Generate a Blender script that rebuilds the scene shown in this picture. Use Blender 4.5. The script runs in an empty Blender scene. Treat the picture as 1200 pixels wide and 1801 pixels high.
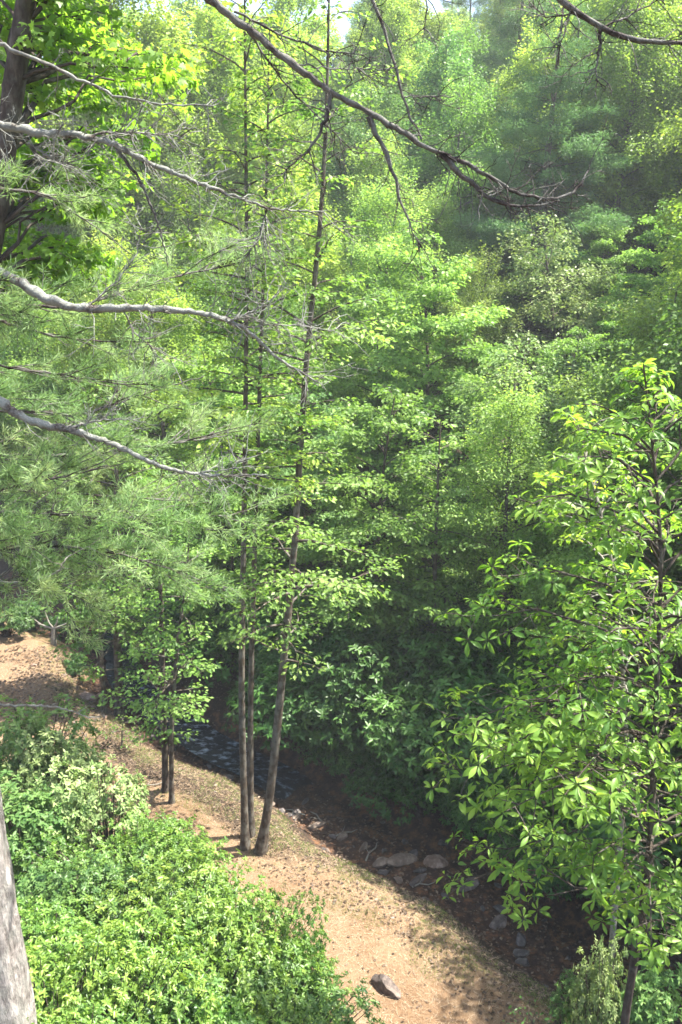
import bpy, math, numpy as np
from mathutils import Vector
R = math.radians
C = bpy.context.scene.collection
S = bpy.context.scene

# ------------------------------------------------------------------ camera
PITCH = -15.0
F = 1440.0                                   # focal length in pixels of the 1200x1801 photograph
cam = bpy.data.cameras.new('camera'); camo = bpy.data.objects.new('camera', cam); C.objects.link(camo)
cam.sensor_fit = 'VERTICAL'; cam.sensor_height = 24; cam.lens = 24 * F / 1801
camo.location = (0, 0, 0); camo.rotation_euler = (R(90 + PITCH), 0, 0)
cam.clip_end = 2000
S.camera = camo

# ------------------------------------------------------------------ sky and sun
SUN = Vector((.56, .10, 1.0)).normalized()
EL = math.asin(SUN.z); AZ = math.atan2(SUN.x, SUN.y)
w = bpy.data.worlds.new('World'); S.world = w; w.use_nodes = True
nt = w.node_tree; bg = nt.nodes['Background']
sky = nt.nodes.new('ShaderNodeTexSky'); sky.sky_type = 'NISHITA'; sky.sun_disc = False
sky.sun_elevation = EL; sky.sun_rotation = AZ; sky.dust_density = 2.5
nt.links.new(sky.outputs[0], bg.inputs[0]); bg.inputs[1].default_value = .11
sl = bpy.data.lights.new('sun', 'SUN'); sl.energy = 5.0; sl.angle = R(.53); sl.color = (1, .95, .86)
so = bpy.data.objects.new('sun', sl); C.objects.link(so)
so.rotation_euler = SUN.to_track_quat('Z', 'Y').to_euler()
S.view_settings.view_transform = 'Standard'; S.view_settings.look = 'None'
S.view_settings.exposure = 2.25; S.view_settings.gamma = 1
cy = S.cycles
cy.max_bounces = 8; cy.diffuse_bounces = 5; cy.glossy_bounces = 1; cy.transmission_bounces = 4; cy.volume_bounces = 0
cy.transparent_max_bounces = 4; cy.caustics_reflective = False; cy.caustics_refractive = False
cy.use_denoising = True; cy.filter_width = 1.6
cy.use_adaptive_sampling = True; cy.adaptive_threshold = .02

# ------------------------------------------------------------------ pixels of the photo <-> the place
sP, cP = math.sin(R(-PITCH)), math.cos(R(-PITCH))
def ray(px, py):
    dx, dy = (px - 600) / F, (py - 900) / F
    return np.array([dx, cP - dy * sP, -sP - dy * cP])
def at(px, py, Y):
    d = ray(px, py); return d * (Y / d[1])
def fbm(x, y, f=1.0, seed=0.0):
    v = 0; a = 1.0
    for k in range(4):
        v = v + a * (np.sin(x * f * 1.31 + y * f * .73 + seed + k * 1.7) * np.cos(y * f * 1.17 - x * f * .57 + seed * 1.3 + k * 2.9))
        f = f * 2.07; a *= .5
    return v / 1.9
def C_of(x, y): return -(x - 1.5) * .72 + (y - 13.1) * .69        # distance along the creek, upstream positive
def bend(c): return .2 * np.sin(c * .5) - .1 * np.sin(c * 1.25) + np.minimum(.07 * np.maximum(0, c - 8.3) ** 2, 1.0) + .45 * np.clip((1.8 - c) / 2.5, 0, 1)
def XY(s, c): s = s + bend(c); return 1.5 + .69 * s - .72 * c, 13.1 + .72 * s + .69 * c
def S_of(x, y):                               # distance across the creek: 0 = middle, + = far side
    return (x - 1.5) * .69 + (y - 13.1) * .72 - bend(C_of(x, y))
def ground(x, y):
    x = np.asarray(x, float); y = np.asarray(y, float)
    s = S_of(x, y)
    z = np.interp(s, [-30, -12, -4.6, -3.6, -2.0, -1.2, -.6, .75, 1.4, 3.0, 9, 30, 70, 110, 200],
                     [-3.0, -6.4, -9.55, -9.8, -9.85, -10.25, -10.8, -10.85, -10.3, -9.7, -7.2, 1.5, 21, 30, 30])
    amp = np.interp(s, [-12, -4.5, -3.5, -1.8, -1.0, 1.3, 3, 20, 60], [.25, .12, .035, .06, .13, .13, .15, .8, 2.0])
    z = z + amp * fbm(x, y, np.where(s > 15, .18, .9), 1.0)
    c = (y - x) * .7                          # the creek falls towards the right
    return z + .012 * c - .1
rng = np.random.default_rng(7)

# ------------------------------------------------------------------ materials
def mat(name): 
    m = bpy.data.materials.new(name); m.use_nodes = True
    n = m.node_tree; n.nodes.clear(); out = n.nodes.new('ShaderNodeOutputMaterial'); return m, n, out
def ramp(n, stops, fac=None):
    r = n.nodes.new('ShaderNodeValToRGB'); e = r.color_ramp.elements
    while len(e) < len(stops): e.new(.5)
    for k, (p, c) in enumerate(stops): e[k].position = p; e[k].color = (*c, 1)
    if fac is not None: n.links.new(fac, r.inputs[0])
    return r
def leaf_mat(name, lo, mid, hi, trans, gloss=.22, rough=.45, tr=.42, huevar=.01, valvar=.22):
    m, n, out = mat(name); L = n.links.new
    a = n.nodes.new('ShaderNodeAttribute'); a.attribute_name = 'rnd'
    rp = ramp(n, [(0, lo), (.5, mid), (1, hi)], a.outputs['Fac'])
    oi = n.nodes.new('ShaderNodeObjectInfo')
    hs = n.nodes.new('ShaderNodeHueSaturation')
    m1 = n.nodes.new('ShaderNodeMapRange'); m1.inputs[3].default_value = .5 - huevar; m1.inputs[4].default_value = .5 + huevar
    m2 = n.nodes.new('ShaderNodeMapRange'); m2.inputs[3].default_value = 1 - valvar; m2.inputs[4].default_value = 1 + valvar
    mm = n.nodes.new('ShaderNodeMath'); mm.operation = 'MULTIPLY'; mm.inputs[1].default_value = 7.31
    fr = n.nodes.new('ShaderNodeMath'); fr.operation = 'FRACT'
    L(oi.outputs['Random'], m1.inputs[0]); L(oi.outputs['Random'], mm.inputs[0]); L(mm.outputs[0], fr.inputs[0]); L(fr.outputs[0], m2.inputs[0])
    L(m1.outputs[0], hs.inputs['Hue']); L(m2.outputs[0], hs.inputs['Value']); L(rp.outputs[0], hs.inputs['Color'])
    p = n.nodes.new('ShaderNodeBsdfPrincipled'); p.inputs['Roughness'].default_value = rough
    p.inputs['Specular IOR Level'].default_value = gloss
    L(hs.outputs[0], p.inputs['Base Color'])
    t = n.nodes.new('ShaderNodeBsdfTranslucent')
    mx = n.nodes.new('ShaderNodeMix'); mx.data_type = 'RGBA'; mx.blend_type = 'MULTIPLY'; mx.inputs[0].default_value = 1
    mx.inputs[7].default_value = (*trans, 1); L(hs.outputs[0], mx.inputs[6]); L(mx.outputs[2], t.inputs[0])
    ms = n.nodes.new('ShaderNodeMixShader'); ms.inputs[0].default_value = tr
    L(p.outputs[0], ms.inputs[1]); L(t.outputs[0], ms.inputs[2]); L(ms.outputs[0], out.inputs[0])
    return m
def bark_mat(name, c1, c2, c3, scale=14, bump=.6, lichen=.0, stretch=.25):
    m, n, out = mat(name); L = n.links.new
    tc = n.nodes.new('ShaderNodeTexCoord'); mp = n.nodes.new('ShaderNodeMapping'); mp.inputs['Scale'].default_value = (1, 1, stretch)
    L(tc.outputs['Object'], mp.inputs[0])
    no = n.nodes.new('ShaderNodeTexNoise'); no.inputs['Scale'].default_value = scale; no.inputs['Detail'].default_value = 6; no.inputs['Roughness'].default_value = .7
    L(mp.outputs[0], no.inputs[0])
    r = ramp(n, [(.32, c1), (.5, c2), (.68, c3)], no.outputs[0])
    n2 = n.nodes.new('ShaderNodeTexNoise'); n2.inputs['Scale'].default_value = 9; n2.inputs['Detail'].default_value = 5
    L(tc.outputs['Object'], n2.inputs[0])
    lr = ramp(n, [(.5 - lichen * .2, (0, 0, 0)), (.62 - lichen * .15, (1, 1, 1))], n2.outputs[0])
    mx = n.nodes.new('ShaderNodeMix'); mx.data_type = 'RGBA'; mx.inputs[7].default_value = (.26, .27, .235, 1)
    mu = n.nodes.new('ShaderNodeMath'); mu.operation = 'MULTIPLY'; mu.inputs[1].default_value = lichen
    L(lr.outputs[0], mu.inputs[0]); L(mu.outputs[0], mx.inputs[0]); L(r.outputs[0], mx.inputs[6])
    p = n.nodes.new('ShaderNodeBsdfPrincipled'); p.inputs['Roughness'].default_value = .9; p.inputs['Specular IOR Level'].default_value = .2
    L(mx.outputs[2], p.inputs['Base Color'])
    b = n.nodes.new('ShaderNodeBump'); b.inputs['Strength'].default_value = bump; b.inputs['Distance'].default_value = .03
    L(no.outputs[0], b.inputs['Height']); L(b.outputs[0], p.inputs['Normal']); L(p.outputs[0], out.inputs[0])
    return m
M = {}
M['leaf_yellow'] = leaf_mat('leaf_yellow', (.115, .195, .035), (.195, .29, .05), (.31, .41, .095), (1.8, 1.8, 1.0))
M['leaf_mid'] = leaf_mat('leaf_mid', (.07, .14, .035), (.125, .22, .048), (.215, .33, .085), (1.7, 1.8, 1.0))
M['leaf_cool'] = leaf_mat('leaf_cool', (.055, .12, .038), (.095, .185, .05), (.17, .265, .08), (1.6, 1.7, 1.0), tr=.35)
M['leaf_fresh'] = leaf_mat('leaf_fresh', (.11, .19, .05), (.18, .28, .07), (.28, .40, .12), (1.8, 1.7, .9), tr=.45)
M['leaf_pale'] = leaf_mat('leaf_pale', (.10, .16, .05), (.165, .24, .08), (.28, .34, .15), (1.3, 1.4, .8), tr=.33)
M['leaf_bright'] = leaf_mat('leaf_bright', (.07, .15, .025), (.14, .25, .04), (.22, .35, .065), (2.0, 2.0, .9), gloss=.4, tr=.62)
M['leaf_big'] = leaf_mat('leaf_big', (.075, .165, .028), (.14, .255, .04), (.26, .385, .07), (1.9, 1.8, .9), gloss=.3, rough=.42, tr=.5, valvar=.05, huevar=.005)
M['leaf_laurel'] = leaf_mat('leaf_laurel', (.045, .10, .02), (.085, .17, .03), (.185, .29, .055), (1.7, 1.7, .8), gloss=.38, rough=.4, tr=.36, valvar=.18, huevar=.015)
M['leaf_laurel_deep'] = leaf_mat('leaf_laurel_deep', (.035, .08, .022), (.065, .14, .035), (.14, .24, .06), (1.6, 1.7, .9), gloss=.4, rough=.4, tr=.34, valvar=.1, huevar=.01)
M['leaf_rhodo'] = leaf_mat('leaf_rhodo', (.03, .08, .018), (.05, .12, .025), (.09, .18, .04), (1.5, 1.6, .8), gloss=.28, rough=.4, tr=.28, valvar=.25)
M['needle_pine'] = leaf_mat('needle_pine', (.14, .24, .09), (.22, .34, .14), (.36, .47, .23), (1.5, 1.5, 1.0), tr=.42, valvar=.1, huevar=.01)
M['needle_blue'] = leaf_mat('needle_blue', (.075, .15, .06), (.12, .215, .08), (.19, .30, .12), (1.4, 1.6, 1.1), tr=.25, valvar=.15, huevar=.01)
M['bark'] = bark_mat('bark', (.025, .018, .013), (.06, .046, .034), (.13, .105, .08), lichen=.25)
M['bark_dark'] = bark_mat('bark_dark', (.02, .015, .012), (.05, .038, .03), (.10, .08, .065), lichen=.12)
M['bark_pine'] = bark_mat('bark_pine', (.07, .058, .052), (.23, .205, .185), (.44, .40, .37), scale=22, bump=1.0, lichen=.3, stretch=.3)
M['bark_lichen'] = bark_mat('bark_lichen', (.022, .017, .014), (.075, .06, .05), (.2, .175, .15), scale=60, bump=.6, lichen=.8, stretch=1)
M['bark_dead'] = bark_mat('bark_dead', (.022, .017, .016), (.05, .04, .036), (.10, .085, .078), scale=30, bump=.6, lichen=.35, stretch=1)
M['bark_pale'] = bark_mat('bark_pale', (.09, .08, .065), (.18, .16, .13), (.28, .26, .22), scale=26, bump=.4, lichen=.4, stretch=1)

def ground_mat():
    m, n, out = mat('forest_floor'); L = n.links.new
    at_ = n.nodes.new('ShaderNodeAttribute'); at_.attribute_name = 'zone'     # r = bare path, g = moss and grass, b = wet creek bed
    sp = n.nodes.new('ShaderNodeSeparateColor'); L(at_.outputs['Color'], sp.inputs[0])
    tc = n.nodes.new('ShaderNodeTexCoord')
    def noise(sc, det=8, ro=.7):
        t = n.nodes.new('ShaderNodeTexNoise'); t.inputs['Scale'].default_value = sc; t.inputs['Detail'].default_value = det; t.inputs['Roughness'].default_value = ro
        L(tc.outputs['Object'], t.inputs[0]); return t
    big, fine, mid = noise(.9), noise(26, 10, .8), noise(5)
    mp = n.nodes.new('ShaderNodeMapping'); mp.inputs['Rotation'].default_value = (0, 0, R(38)); mp.inputs['Scale'].default_value = (60, 14, 14); L(tc.outputs['Object'], mp.inputs[0])
    st = n.nodes.new('ShaderNodeTexNoise'); st.inputs['Scale'].default_value = 1; st.inputs['Detail'].default_value = 6; L(mp.outputs[0], st.inputs[0])
    litter = ramp(n, [(.3, (.016, .012, .009)), (.5, (.038, .027, .019)), (.68, (.10, .07, .048))], fine.outputs[0])
    dirt = ramp(n, [(.3, (.075, .045, .026)), (.45, (.15, .098, .058)), (.58, (.22, .15, .09)), (.72, (.33, .25, .165))], fine.outputs[0])
    stm = ramp(n, [(.35, (.15, .09, .05)), (.6, (.26, .185, .115))], st.outputs[0])
    d2 = n.nodes.new('ShaderNodeMix'); d2.data_type = 'RGBA'; d2.inputs[0].default_value = .45; L(dirt.outputs[0], d2.inputs[6]); L(stm.outputs[0], d2.inputs[7])
    patch = ramp(n, [(.38, (.62, .5, .42)), (.52, (1, 1, 1)), (.68, (1.0, 1.0, .9))], big.outputs[0])
    d3 = n.nodes.new('ShaderNodeMix'); d3.data_type = 'RGBA'; d3.blend_type = 'MULTIPLY'; d3.inputs[0].default_value = .5; L(d2.outputs[2], d3.inputs[6]); L(patch.outputs[0], d3.inputs[7])
    moss = ramp(n, [(.3, (.035, .042, .014)), (.55, (.08, .09, .03)), (.7, (.16, .16, .06))], fine.outputs[0])
    bed = ramp(n, [(.3, (.018, .012, .010)), (.5, (.055, .034, .024)), (.64, (.17, .085, .042)), (.75, (.09, .075, .064))], mid.outputs[0])
    def soft(ch, k=.9):                       # break the edge of a zone with noise
        a = n.nodes.new('ShaderNodeMath'); a.operation = 'MULTIPLY_ADD'; a.inputs[1].default_value = k; a.inputs[2].default_value = -k / 2
        mm = n.nodes.new('ShaderNodeMath'); mm.operation = 'ADD'; L(mid.outputs[0], a.inputs[0]); L(a.outputs[0], mm.inputs[0]); L(ch, mm.inputs[1])
        r = ramp(n, [(.38, (0, 0, 0)), (.62, (1, 1, 1))], mm.outputs[0]); return r.outputs[0]
    def mix(f, a, b):
        x = n.nodes.new('ShaderNodeMix'); x.data_type = 'RGBA'; L(f, x.inputs[0]); L(a, x.inputs[6]); L(b, x.inputs[7]); return x.outputs[2]
    c = mix(soft(sp.outputs[0], 1.0), litter.outputs[0], d3.outputs[2])
    c = mix(soft(sp.outputs[1], 1.7), c, moss.outputs[0])
    c = mix(soft(sp.outputs[2], .7), c, bed.outputs[0])
    p = n.nodes.new('ShaderNodeBsdfPrincipled'); p.inputs['Roughness'].default_value = .95; p.inputs['Specular IOR Level'].default_value = .15
    L(c, p.inputs['Base Color'])
    b = n.nodes.new('ShaderNodeBump'); b.inputs['Strength'].default_value = .8; b.inputs['Distance'].default_value = .04
    L(fine.outputs[0], b.inputs['Height']); L(b.outputs[0], p.inputs['Normal']); L(p.outputs[0], out.inputs[0])
    return m
M['ground'] = ground_mat()
def water_mat():
    m, n, out = mat('stream_water'); L = n.links.new
    tc = n.nodes.new('ShaderNodeTexCoord')
    mp = n.nodes.new('ShaderNodeMapping'); mp.inputs['Rotation'].default_value = (0, 0, R(44)); mp.inputs['Scale'].default_value = (2.2, 4, 3); L(tc.outputs['Object'], mp.inputs[0])
    t = n.nodes.new('ShaderNodeTexNoise'); t.inputs['Scale'].default_value = 2.2; t.inputs['Detail'].default_value = 7; t.inputs['Roughness'].default_value = .65; L(mp.outputs[0], t.inputs[0])
    at_ = n.nodes.new('ShaderNodeAttribute'); at_.attribute_name = 'rapid'
    ad = n.nodes.new('ShaderNodeMath'); ad.operation = 'MULTIPLY_ADD'; ad.inputs[1].default_value = .16; L(at_.outputs['Fac'], ad.inputs[0]); L(t.outputs[0], ad.inputs[2])
    f = ramp(n, [(.66, (0, 0, 0)), (.86, (1, 1, 1))], ad.outputs[0])
    p = n.nodes.new('ShaderNodeBsdfPrincipled'); p.inputs['Base Color'].default_value = (.012, .016, .02, 1); p.inputs['Roughness'].default_value = .08
    p.inputs['IOR'].default_value = 1.33
    q = n.nodes.new('ShaderNodeBsdfPrincipled'); q.inputs['Base Color'].default_value = (.27, .32, .38, 1); q.inputs['Roughness'].default_value = .5
    b = n.nodes.new('ShaderNodeBump'); b.inputs['Strength'].default_value = .7; b.inputs['Distance'].default_value = .05
    L(t.outputs[0], b.inputs['Height']); L(b.outputs[0], p.inputs['Normal']); L(b.outputs[0], q.inputs['Normal'])
    ms = n.nodes.new('ShaderNodeMixShader'); L(f.outputs[0], ms.inputs[0]); L(p.outputs[0], ms.inputs[1]); L(q.outputs[0], ms.inputs[2]); L(ms.outputs[0], out.inputs[0])
    return m
M['water'] = water_mat()
def rock_mat(name, c1, c2, c3):
    m, n, out = mat(name); L = n.links.new
    tc = n.nodes.new('ShaderNodeTexCoord')
    t = n.nodes.new('ShaderNodeTexNoise'); t.inputs['Scale'].default_value = 7; t.inputs['Detail'].default_value = 8; t.inputs['Roughness'].default_value = .7; L(tc.outputs['Object'], t.inputs[0])
    r = ramp(n, [(.3, c1), (.5, c2), (.7, c3)], t.outputs[0])
    p = n.nodes.new('ShaderNodeBsdfPrincipled'); p.inputs['Roughness'].default_value = .8; L(r.outputs[0], p.inputs['Base Color'])
    b = n.nodes.new('ShaderNodeBump'); b.inputs['Strength'].default_value = .8; b.inputs['Distance'].default_value = .03
    L(t.outputs[0], b.inputs['Height']); L(b.outputs[0], p.inputs['Normal']); L(p.outputs[0], out.inputs[0]); return m
M['rock'] = rock_mat('rock', (.05, .037, .027), (.13, .095, .07), (.27, .21, .165))
M['rock_warm'] = rock_mat('rock_warm', (.08, .045, .03), (.19, .12, .085), (.36, .27, .22))
M['rock_dark'] = rock_mat('rock_dark', (.025, .02, .017), (.08, .06, .05), (.2, .16, .13))
M['rock_wet'] = rock_mat('rock_wet', (.02, .018, .017), (.06, .05, .045), (.16, .14, .13))

# ------------------------------------------------------------------ mesh builders
def mesh_from(name, V, loops, counts, m, rnd=None, smooth=False):
    me = bpy.data.meshes.new(name)
    V = np.asarray(V, np.float32); loops = np.asarray(loops, np.int32); counts = np.asarray(counts, np.int32)
    me.vertices.add(len(V)); me.vertices.foreach_set('co', V.ravel())
    me.loops.add(len(loops)); me.loops.foreach_set('vertex_index', loops)
    me.polygons.add(len(counts)); me.polygons.foreach_set('loop_start', np.concatenate([[0], np.cumsum(counts)[:-1]]).astype(np.int32))
    if smooth: me.polygons.foreach_set('use_smooth', np.ones(len(counts), bool))
    me.update(calc_edges=True)
    if rnd is not None:
        a = me.attributes.new('rnd', 'FLOAT', 'FACE'); a.data.foreach_set('value', np.asarray(rnd, np.float32))
    me.materials.append(m); return me
def norm(v): return v / np.maximum(np.linalg.norm(v, axis=-1, keepdims=True), 1e-9)
class Wood:
    def __init__(s): s.V = []; s.L = []; s.n = 0
    def tube(s, pts, rad, sides=4, rough=0.0, rg=None, cap=True):
        pts = np.asarray(pts, float); rad = np.asarray(rad, float); k = len(pts)
        d = norm(np.gradient(pts, axis=0)); ref = np.array([.31, .17, .93]) if abs(d[0][2]) < .8 else np.array([1., .1, 0])
        u = norm(np.cross(d, ref)); v = np.cross(d, u)
        a = np.arange(sides) * 2 * math.pi / sides
        rr = rad[:, None] * np.ones(sides)
        if rough: rr = rr * (1 + rough * rg.normal(size=rr.shape))
        ring = pts[:, None, :] + rr[:, :, None] * (np.cos(a)[None, :, None] * u[:, None, :] + np.sin(a)[None, :, None] * v[:, None, :])
        s.V.append(ring.reshape(-1, 3)); i = np.arange((k - 1) * sides); r_, c_ = i // sides, i % sides; c2 = (c_ + 1) % sides
        q = np.stack([r_ * sides + c_, r_ * sides + c2, (r_ + 1) * sides + c2, (r_ + 1) * sides + c_], 1) + s.n
        s.L.append(q); s.n += k * sides
    def mesh(s, name, m):
        V = np.concatenate(s.V); L = np.concatenate(s.L)
        return mesh_from(name, V, L.ravel(), np.full(len(L), 4), m, smooth=True)
# leaf templates: vertices (along, across, up) and faces
T_SMALL = (np.array([[0, 0, 0], [.45, -.3, .06], [1, 0, -.05], [.45, .3, .06]]), [[0, 1, 2], [0, 2, 3]])
T_OVAL = (np.array([[0, 0, 0], [.3, -.19, .05], [.68, -.17, .03], [1, 0, -.12], [.68, .17, .03], [.3, .19, .05], [.5, 0, -.02]]),
          [[0, 1, 6], [1, 2, 6], [2, 3, 6], [3, 4, 6], [4, 5, 6], [5, 0, 6]])
T_BIG = (np.array([[0, 0, 0], [.22, -.08, .02], [.5, -.17, .05], [.76, -.15, .0], [1, 0, -.2], [.76, .15, .0], [.5, .17, .05], [.22, .08, .02], [.3, 0, -.01], [.7, 0, -.05]]),
         [[0, 1, 8], [1, 2, 9, 8], [2, 3, 9], [3, 4, 9], [4, 5, 9], [5, 6, 9], [6, 7, 8, 9], [7, 0, 8]])
T_LOBED = (np.array([[0, 0, 0], [.12, -.22, .03], [.05, -.5, -.03], [.36, -.36, .04], [.6, -.5, -.04], [.62, -.2, .04], [1, 0, -.1], [.62, .2, .04], [.6, .5, -.04], [.36, .36, .04], [.05, .5, -.03], [.12, .22, .03], [.35, 0, 0]]),
           [[0, 1, 12], [1, 2, 3, 12], [3, 4, 5, 12], [5, 6, 12], [6, 7, 12], [7, 8, 9, 12], [9, 10, 11, 12], [11, 0, 12]])
T_NEEDLE = (np.array([[0, -.011, 0], [0, .011, 0], [.55, 0, .03], [1, 0, -.04]]), [[0, 1, 2], [1, 3, 2]])
class Leaves:
    def __init__(s): s.P = []; s.D = []; s.N = []; s.S = []; s.C = []
    def add(s, P, D, N, size, col=None, g=rng):
        n = len(P); s.P.append(P); s.D.append(D); s.N.append(N); s.S.append(np.broadcast_to(size, (n,)))
        s.C.append(g.random(n) if col is None else col)
    def mesh(s, name, m, T):
        P = np.concatenate(s.P); D = norm(np.concatenate(s.D)); N = np.concatenate(s.N); Z = np.concatenate(s.S); Cc = np.concatenate(s.C)
        Bv = norm(np.cross(N, D)); Nv = np.cross(D, Bv)
        tv, tf = T; K = len(tv)
        V = P[:, None, :] + Z[:, None, None] * (tv[None, :, 0:1] * D[:, None, :] + tv[None, :, 1:2] * Bv[:, None, :] + tv[None, :, 2:3] * Nv[:, None, :])
        lp = np.array([i for f in tf for i in f]); cnt = np.array([len(f) for f in tf])
        n = len(P)
        loops = (lp[None, :] + (np.arange(n) * K)[:, None]).ravel()
        return mesh_from(name, V.reshape(-1, 3), loops, np.tile(cnt, n), m, rnd=np.clip(np.repeat(Cc, len(tf)), 0, 1))
    def count(s): return sum(len(p) for p in s.P)

def resample(pts, n):
    pts = np.asarray(pts, float); d = np.r_[0, np.cumsum(np.linalg.norm(np.diff(pts, axis=0), axis=1))]
    t = np.linspace(0, d[-1], n); return np.stack([np.interp(t, d, pts[:, k]) for k in range(3)], 1)
def smooth_path(pts, n=24):
    p = resample(pts, n)
    for _ in range(2): p[1:-1] = (p[:-2] + 2 * p[1:-1] + p[2:]) / 4
    return p
def path_at(pts, t):
    f = t * (len(pts) - 1); i = min(int(f), len(pts) - 2); return pts[i] + (pts[i + 1] - pts[i]) * (f - i)
def azv(a, e=0.0): return np.array([math.cos(a) * math.cos(e), math.sin(a) * math.cos(e), math.sin(e)])
UP = np.array([0, 0, 1.])

def leaf_on_twig(lv, g, tw, n, size, spread, droop=.25, tint=None, jit=.5, f0=.15, vj=0.0):
    t = g.uniform(f0, 1, n) * (len(tw) - 1); i = np.minimum(t.astype(int), len(tw) - 2); fr = (t - i)[:, None]
    P = tw[i] * (1 - fr) + tw[i + 1] * fr; D = norm(tw[i + 1] - tw[i])
    side = norm(np.cross(D, UP)) * g.choice([-1, 1], n)[:, None]
    P = P + side * (g.random(n)[:, None] * spread) + g.normal(size=(n, 3)) * spread * .22 + UP * (g.normal(size=(n, 1)) * vj)
    D2 = norm(D * g.uniform(.2, 1, n)[:, None] + side * g.uniform(.3, 1.1, n)[:, None] + g.normal(size=(n, 3)) * .25 - UP * droop)
    N = norm(UP + g.normal(size=(n, 3)) * jit)
    c = None if tint is None else np.clip(tint + g.normal(size=n) * .16, 0, 1)
    lv.add(P, D2, N, size * g.uniform(.65, 1.15, n), c, g)

def broadleaf(g, trunk, r0, base, Rf, nlimb, leaf, lpm, T, lm, bm, name, elev=(10, 60), spread=.16, sides=8, bend=1.0, twigs=True, order='layer', rtop=.15, vj=.0, jit=.5):
    """tapered trunk with limbs and twigs, and leaf sprays carried by the twigs; Rf(t) gives the limb length at t of the crown"""
    W = Wood(); lv = Leaves(); trunk = smooth_path(trunk, 22)
    H = np.linalg.norm(trunk[-1] - trunk[0])
    tt = np.linspace(0, 1, len(trunk)); rad = r0 * (rtop + (1 - rtop) * (1 - tt) ** .8); rad[0] *= 1.75; rad[1] *= 1.06
    W.tube(trunk, rad, sides, .05, g)
    for i in range(nlimb):
        u = (i + g.random()) / nlimb; t = base + (1 - base) * u
        p0 = path_at(trunk, t); a = i * 2.39996 + g.normal() * .4
        L = Rf(u) * g.uniform(.65, 1.15)
        if L < .15: continue
        e = R(elev[0] + (elev[1] - elev[0]) * u + g.normal() * 8)
        k = 7; pts = [p0]; ea, aa = e, a
        for j in range(k - 1):
            pts.append(pts[-1] + azv(aa, ea) * L / (k - 1)); ea -= (ea - R(-4)) * .22 * bend + g.normal() * .06; aa += g.normal() * .13
        pts = np.array(pts)
        rl = max(.006, min(r0 * .38, .012 + .012 * L) * (1 - .5 * u))
        W.tube(pts, np.linspace(rl, .004, k), 4 if sides < 9 else 5)
        tint = g.uniform(.15, .85)
        leaf_on_twig(lv, g, pts, int(lpm * L * .5), leaf, spread, tint=tint, f0=.35, jit=jit, vj=vj)
        n2 = max(2, int(L / .26))
        for j in range(n2):
            f = .22 + .78 * (j + g.random()) / n2; q = path_at(pts, f); l2 = (.2 + .42 * (1 - f)) * L * g.uniform(.5, 1.15) + .12
            a2 = aa + (1 if j % 2 else -1) * g.uniform(.5, 1.15); e2 = g.normal() * (.18 + 2.2 * vj) + .08 + vj
            k2 = 4; tw = [q]
            for m_ in range(k2 - 1): tw.append(tw[-1] + azv(a2, e2) * l2 / (k2 - 1)); e2 -= .12; a2 += g.normal() * .2
            tw = np.array(tw)
            if twigs: W.tube(tw, np.linspace(.005, .0025, k2), 3)
            leaf_on_twig(lv, g, tw, max(3, int(lpm * l2)), leaf, spread, tint=tint + g.normal() * .15, jit=jit, vj=vj)
            if l2 > .5:
                for q_ in range(int(l2 / .3)):
                    f3 = g.uniform(.3, 1); s0 = path_at(tw, f3); a3 = a2 + g.choice([-1, 1]) * g.uniform(.5, 1.1)
                    t3 = np.array([s0, s0 + azv(a3, .0) * l2 * .25, s0 + azv(a3, -.15) * l2 * .45])
                    if twigs: W.tube(t3, [.003, .0025, .002], 3)
                    leaf_on_twig(lv, g, t3, max(3, int(lpm * l2 * .4)), leaf, spread * .9, tint=tint + g.normal() * .15, jit=jit, vj=vj)
    return W.mesh(name + '_wood', bm), lv.mesh(name + '_leaves', lm, T)

def conifer(g, H, r0, base, Rf, nwh, per, leaf, dens, lm, bm, name, up=15, droop=.5, tuft=.14, across=.4):
    """straight trunk, whorls of limbs, soft tufts of needles"""
    W = Wood(); lv = Leaves()
    z = np.linspace(0, 1, 14); tr = np.stack([.12 * np.sin(z * 3 + 1), .1 * np.sin(z * 4), z * H], 1)
    W.tube(tr, r0 * (.08 + .92 * (1 - z)), 8, .04, g)
    for i in range(nwh):
        u = (i + g.uniform(.2, .8)) / nwh; t = base + (1 - base) * u; off = g.random() * 6.3
        for j in range(per):
            if g.random() < .12: continue
            a = off + j * 2 * math.pi / per + g.normal() * .25; L = Rf(u) * g.uniform(.6, 1.15)
            e = R(up + g.normal() * 7) ; k = 6; pts = [path_at(tr, t)]
            for m_ in range(k - 1): pts.append(pts[-1] + azv(a, e) * L / (k - 1)); e -= droop * .18; a += g.normal() * .08
            pts = np.array(pts); W.tube(pts, np.linspace(max(.008, .012 * L), .004, k), 4)
            tint = g.uniform(.1, .9)
            n2 = max(3, int(L / .2))
            for q in range(n2):
                f = .25 + .75 * (q + g.random()) / n2; s0 = path_at(pts, f); l2 = (.12 + .38 * (1 - f) + .08) * L
                a2 = a + (1 if q % 2 else -1) * g.uniform(.45, 1.1); e2 = g.normal() * .15 + .05
                tw = np.array([s0, s0 + azv(a2, e2) * l2 * .5, s0 + azv(a2, e2 - .15) * l2])
                n = max(6, int(dens * l2)); tt = g.uniform(.15, 1, n)[:, None]
                P = tw[0] * (1 - tt) + tw[2] * tt + g.normal(size=(n, 3)) * tuft * .35
                D = norm(azv(a2, e2)[None, :] * .8 + g.normal(size=(n, 3)) * .7); N = norm(UP + g.normal(size=(n, 3)) * .5)
                lv.add(P, D, N, leaf * g.uniform(.6, 1.2, n), np.clip(tint + g.normal(size=n) * .2, 0, 1), g)
    T = (T_SMALL[0] * np.array([1, across, 1]), T_SMALL[1])
    return W.mesh(name + '_wood', bm), lv.mesh(name + '_needles', lm, T)

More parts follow.
